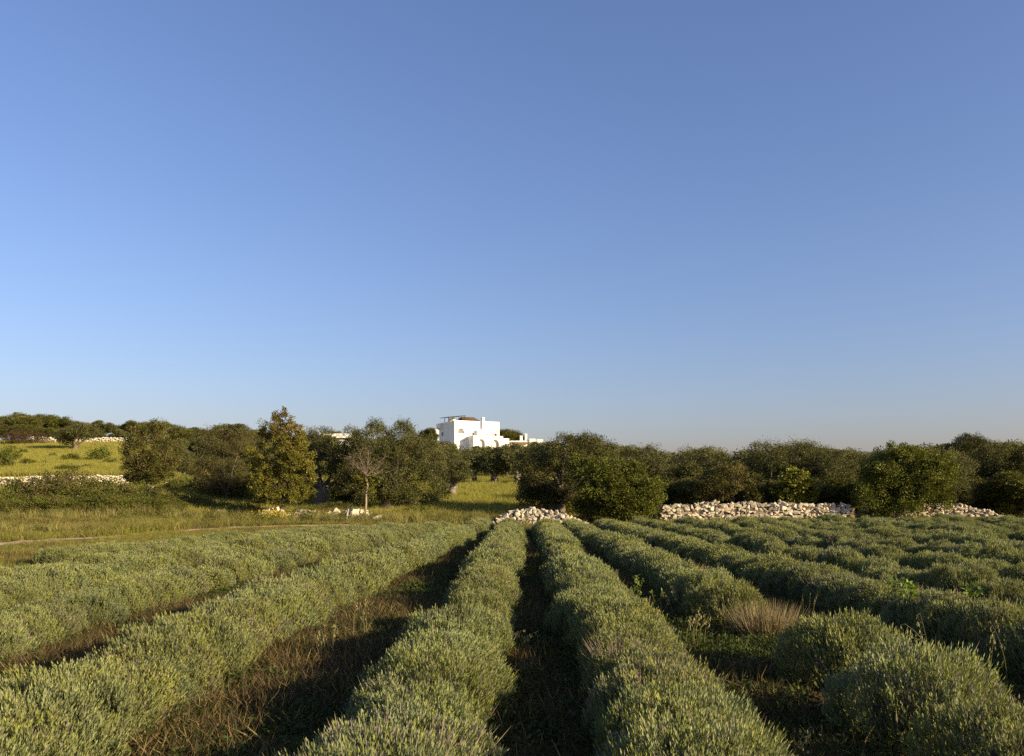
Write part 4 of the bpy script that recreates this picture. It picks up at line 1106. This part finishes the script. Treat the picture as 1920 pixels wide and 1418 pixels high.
def build_house():
    zt = Zl(788.2); ztr = Zl(789.8)
    ops = [(A(857.8), A(869.5), Zl(813), Zl(803), True), (A(882.8), A(888.2), Zl(815.7), Zl(809.8), False),
           (A(911.8), A(914.2), Zl(814.5), Zl(811), True), (A(924.6), A(930.4), Zl(816.8), Zl(810.2), False),
           (A(859.2), A(861.0), Zl(827.4), Zl(825.4), False), (A(868.8), A(870.6), Zl(827.0), Zl(824.8), False),
           (A(881), A(884.5), Zl(842), Zl(834), False)]
    mb = MB()
    facade(mb, 0, WF, 0, zt, ops)
    # left face with one window: along +y from the corner; build as facade rotated (x -> -y)
    def turned(f):
        m2 = MB(); f(m2)
        v = np.concatenate(m2.v); off = 0
        for vv, f4 in zip(m2.v, m2.f4): pass
        R_ = np.stack([v[:, 1], DL - v[:, 0], v[:, 2]], -1)
        mb.add(R_, f4=np.concatenate(m2.f4))
    sb = lambda u: DL - (852.3 - u) / PM / sa     # coordinate along the left face, measured from the far corner
    ops2 = [(sb(823.0), sb(827.2), Zl(814), Zl(807), False)]
    turned(lambda m2: facade(m2, 0, DL, 0, zt - .1, ops2))
    mb.add([(WF, 0, 0), (WF, DL, 0), (WF, DL, zt), (WF, 0, zt)], f4=[(0, 1, 2, 3)])
    mb.add([(WF, DL, 0), (0, DL, 0), (0, DL, zt), (WF, DL, zt)], f4=[(0, 1, 2, 3)])
    mb.add([(0, 0, zt - .7), (WF, 0, zt - .7), (WF, DL, zt - .7), (0, DL, zt - .7)], f4=[(0, 1, 2, 3)])
    link('wall', mb.mesh('wall', M_WHITE), house)
    o1 = ops[0]; window(house, o1[0], o1[1], o1[2], o1[3], .3, True, 4)
    window(house, *ops[1][:4], .3, False, 1, False); window(house, *ops[2][:4], .3, False, 0)
    window(house, *ops[3][:4], .3, False, 1, True); window(house, *ops[4][:4], .3, False, 0); window(house, *ops[5][:4], .3, False, 0)
    d = MB(); a, b, zb, z2, _ = ops[6]; box(d, (a, .3, zb), (b, .34, z2)); link('door', d.mesh('door', M_SHUT), house)
    # window of the left face
    a, b, zb, z2, _ = ops2[0]; w = MB(); w.add([(.3, DL - a, zb), (.3, DL - b, zb), (.3, DL - b, z2), (.3, DL - a, z2)], f4=[(0, 1, 2, 3)])
    wo = link('window', w.mesh('window', M_GLASS), house)
    sh = MB(); box(sh, (-.06, DL - a + .05, zb - .05), (-.015, DL - a + 1.0, z2 + .05)); link('shutter', sh.mesh('shutter', M_WHITE), wo)
    # corner turret at the far end of the left face
    t = MB(); y0, y1 = DL - 1.9, DL + .1
    v = [(-.8, y0, Zl(799)), (-.8, y1, Zl(799)), (-.01, y1, Zl(802)), (-.01, y0, Zl(802)), (-.8, y0, Zl(790.5)), (-.8, y1, Zl(790.5)), (-.01, y1, Zl(788.9)), (-.01, y0, Zl(788.9))]
    t.add(v, f4=[(3, 2, 1, 0), (4, 5, 6, 7), (0, 1, 5, 4), (1, 2, 6, 5), (2, 3, 7, 6), (3, 0, 4, 7)]); link('turret', t.mesh('turret', M_WHITE), house)
    # arcaded porch that steps forward, with the terrace on top
    FW = 11.0 / PM / sa; pa0, pa1 = A(888, FW), A(943, FW); pz = Zl(817)
    arc = [(A(896, FW), A(909.6, FW), .02, Zl(823.3), True), (A(922, FW), A(936, FW), .02, Zl(823.8), True)]
    m = MB(); facade(m, pa0, pa1, 0, pz, arc, .5, -FW)
    box(m, (pa0, -FW + .002, 0), (pa0 + .4, -.002, pz)); box(m, (pa1 - .4, -FW + .002, 0), (pa1, -.002, pz - .002)); box(m, (pa0 + .4, -FW + .5, pz - .35), (pa1 - .4, -.002, pz - .3))
    box(m, (pa0 + .402, -FW + .75, 0), (pa1 - .402, -FW + .85, pz - .36))
    pm = link('porch', m.mesh('porch', M_WHITE), house)
    for (a, b) in ((A(897, FW), A(899.5, FW)), (A(918, FW), A(921, FW))):
        dd = MB(); box(dd, (a, -FW + .69, .0), (b, -FW + .745, Zl(831))); link('door', dd.mesh('door', M_SHUT), pm)
    # stair box on the terrace
    m = MB(); s0, s1 = A(891.8), A(906.6); facade(m, s0, s1, pz - .02, Zl(805), [(A(893.4), A(895.6), Zl(815), Zl(810), False)], .2, -.9)
    box(m, (s0, -.898, pz - .02), (s0 + .2, -.002, Zl(805.1))); box(m, (s1 - .2, -.898, pz - .02), (s1, -.002, Zl(805.1))); box(m, (s0 + .2, -.7, Zl(805) - .15), (s1 - .2, -.002, Zl(805.2)))
    so_ = link('stair_box', m.mesh('stair_box', M_WHITE), house)
    w = MB(); w.add([(A(893.4), -.72, Zl(815)), (A(895.6), -.72, Zl(815)), (A(895.6), -.72, Zl(810)), (A(893.4), -.72, Zl(810))], f4=[(0, 1, 2, 3)]); link('window', w.mesh('window', M_GLASS), so_)
    # chimney shaft
    m = MB(); c0, c1 = A(903.6, .5), A(908.4, .5); box(m, (c0, -.5, pz), (c1, -.004, zt + .25)); box(m, (c0 + .05, -.45, zt + .25), (c0 + .2, .3, Zl(781.8))); box(m, (c1 - .2, -.45, zt + .25), (c1 - .03, .3, Zl(781.8))); box(m, (c0, -.5, Zl(781.8)), (c1, .35, Zl(780.9)))
    link('chimney', m.mesh('chimney', M_WHITE), house)
    # stepped side buildings at the right
    m = MB(); box(m, (pa1 + .002, -1.9, 0), (A(953, 1.5), 3, Zl(820.5))); link('side_wing', m.mesh('side_wing', M_WHITE), house)
    m = MB(); box(m, (A(949, 2.6), -3.1, 0), (A(961, 2.6), -1.95, Zl(830.8))); link('garden_wall', m.mesh('garden_wall', M_WHITE), house)
    # roof terrace: tiled hip roof on a low wall
    r0, r1 = A(855.5, -2.5), A(896.0, -2.5); ez, rz = Zl(786.6), Zl(778.6)
    m = MB(); box(m, (A(858, -2.8), 2.2, zt - .7), (r1 - .3, 6.0, ez)); link('roof_room', m.mesh('roof_room', solid('tan_plaster', (.42, .36, .28), .9)), house)
    m = MB(); k0 = A(866, -4)
    pts = [(r0 + 1.2, 1.9, ez), (r1, 1.9, ez), (r1, 6.3, ez), (r0 + 1.2, 6.3, ez), (k0 - .6, 4.1, rz), (A(886, -4), 4.1, rz + .05)]
    m.add(pts, f4=[(0, 1, 5, 4), (2, 3, 4, 5), (3, 2, 1, 0)], f3=[(1, 2, 5), (3, 0, 4)])
    for k in range(26):                           # tile ridges
        t0 = k / 25; x = pts[0][0] + (pts[1][0] - pts[0][0]) * t0; xt = pts[4][0] + (pts[5][0] - pts[4][0]) * t0
        tube(m, [(x, 1.88, ez + .03), (xt, 4.1, rz + .05)], [.07, .06], 5)
    link('roof', m.mesh('roof', M_ROOF), house)
    # reed pergola on posts
    m = MB(); p0, p1 = -1.0, A(867, -2)
    m.add([(p0, 1.0, Zl(781.2)), (p1, .5, Zl(777.6)), (p1, 6.5, Zl(776.4)), (p0, 6.6, Zl(780.2)), (p0, 1.0, Zl(781.2) - .12), (p1, .5, Zl(777.6) - .12), (p1, 6.5, Zl(776.4) - .12), (p0, 6.6, Zl(780.2) - .12)],
          f4=[(0, 1, 2, 3), (7, 6, 5, 4), (0, 4, 5, 1), (1, 5, 6, 2), (2, 6, 7, 3), (3, 7, 4, 0)])
    pg = link('pergola_cover', m.mesh('pergola_cover', M_DARK), house)
    for (x, y) in ((.1, 1.2), (1.6, 1.2), (3.1, 1.2), (.1, 3.8), (.1, 6.3), (1.6, 6.3)):
        q = MB(); box(q, (x - .05, y - .05, zt - .7), (x + .05, y + .05, Zl(780.4 - x * .7))); link('post', q.mesh('post', M_DARK), pg)
    for (x, y) in ((1.0, 5.0), (.8, 2.6)):
        q = MB(); box(q, (x - .35, y - .35, zt - .7), (x + .35, y + .35, Zl(781.5))); link('roof_pillar', q.mesh('roof_pillar', M_WHITE), house)
    tag(house, 'white cubic farmhouse with arched porch and roof pergola on the hill', 'house')
build_house()

def build_bounce_slab():  # unseen limestone slab, added to bounce sunlight onto the shaded house walls
    m = MB(); box(m, (-26, -14, HB - 2.0), (26, 20, HB + .05))
    o = link('bounce_slab', m.mesh('bounce_slab', M_STONE), loc=(corner[0], corner[1], 0)); o.rotation_euler = (0, 0, TH)
    tag(o, kind='structure')
build_bounce_slab()

def low_building(name, label, y, u0, u1, v0, vb, dep, extra=(), roof=None):
    p0 = px(u0, vb, y); root = empty(name, p0); k = y / F
    m = MB(); box(m, (0, 0, -2.5), ((u1 - u0) * k, dep, (vb - v0) * k)); link('wall', m.mesh('wall', M_WHITE), root)
    for (kind, a, b, t, bt) in extra:
        m = MB(); x0, x1, z0, z1 = (a - u0) * k, (b - u0) * k, (vb - bt) * k, (vb - t) * k
        if kind == 'chimney':
            box(m, (x0, .6, z0), (x1, .6 + (x1 - x0), z1)); o = link('chimney', m.mesh('chimney', M_WHITE), root)
            m = MB(); box(m, (x0 - .06, .54, z1 + .002), (x1 + .06, .66 + (x1 - x0), z1 + .10)); link('cap', m.mesh('cap', M_WHITE), o)
        elif kind == 'roof':
            m.add([(x0, -1.4, z0), (x1, -1.4, z0), (x1 + .8, 2.6, z1), (x0, 2.6, z1), (x0, -1.4, z0 - .2), (x1, -1.4, z0 - .2), (x1 + .8, 2.6, z1 - .2), (x0, 2.6, z1 - .2)],
                  f4=[(0, 1, 2, 3), (7, 6, 5, 4), (0, 4, 5, 1), (1, 5, 6, 2), (2, 6, 7, 3), (3, 7, 4, 0)])
            link('roof', m.mesh('roof', M_ROOF), root)
        elif kind == 'wing':
            box(m, (x0, -.3, z0 - 2), (x1, dep * .8, z1)); link('wing', m.mesh('wing', M_WHITE), root)
        elif kind == 'opening':
            box(m, (x0, -.03, z0), (x1, .0 - .004, z1)); link('window', m.mesh('window', M_GLASS), root)
    tag(root, label, 'building')
    return root
low_building('farm_outbuilding', 'low white outbuildings with brown roof and chimneys right of the house', 212, 955, 1018, 826.5, 840, 6,
             (('roof', 953, 992, 824.6, 831.5), ('chimney', 975, 980, 817.5, 828), ('chimney', 984.2, 988.6, 813.8, 828), ('wing', 993, 1004, 823.0, 834), ('wing', 1006.5, 1018, 824.0, 834), ('opening', 997, 999, 826.5, 829)))
low_building('flat_building', 'flat white building showing between the treetops left of the house', 205, 607, 668, 813.2, 821, 7,
             (('opening', 622, 660, 821.2, 824.5),))
low_building('shaded_block', 'narrow shaded white block just left of the house', 216, 813.6, 820, 805.5, 840, 3)
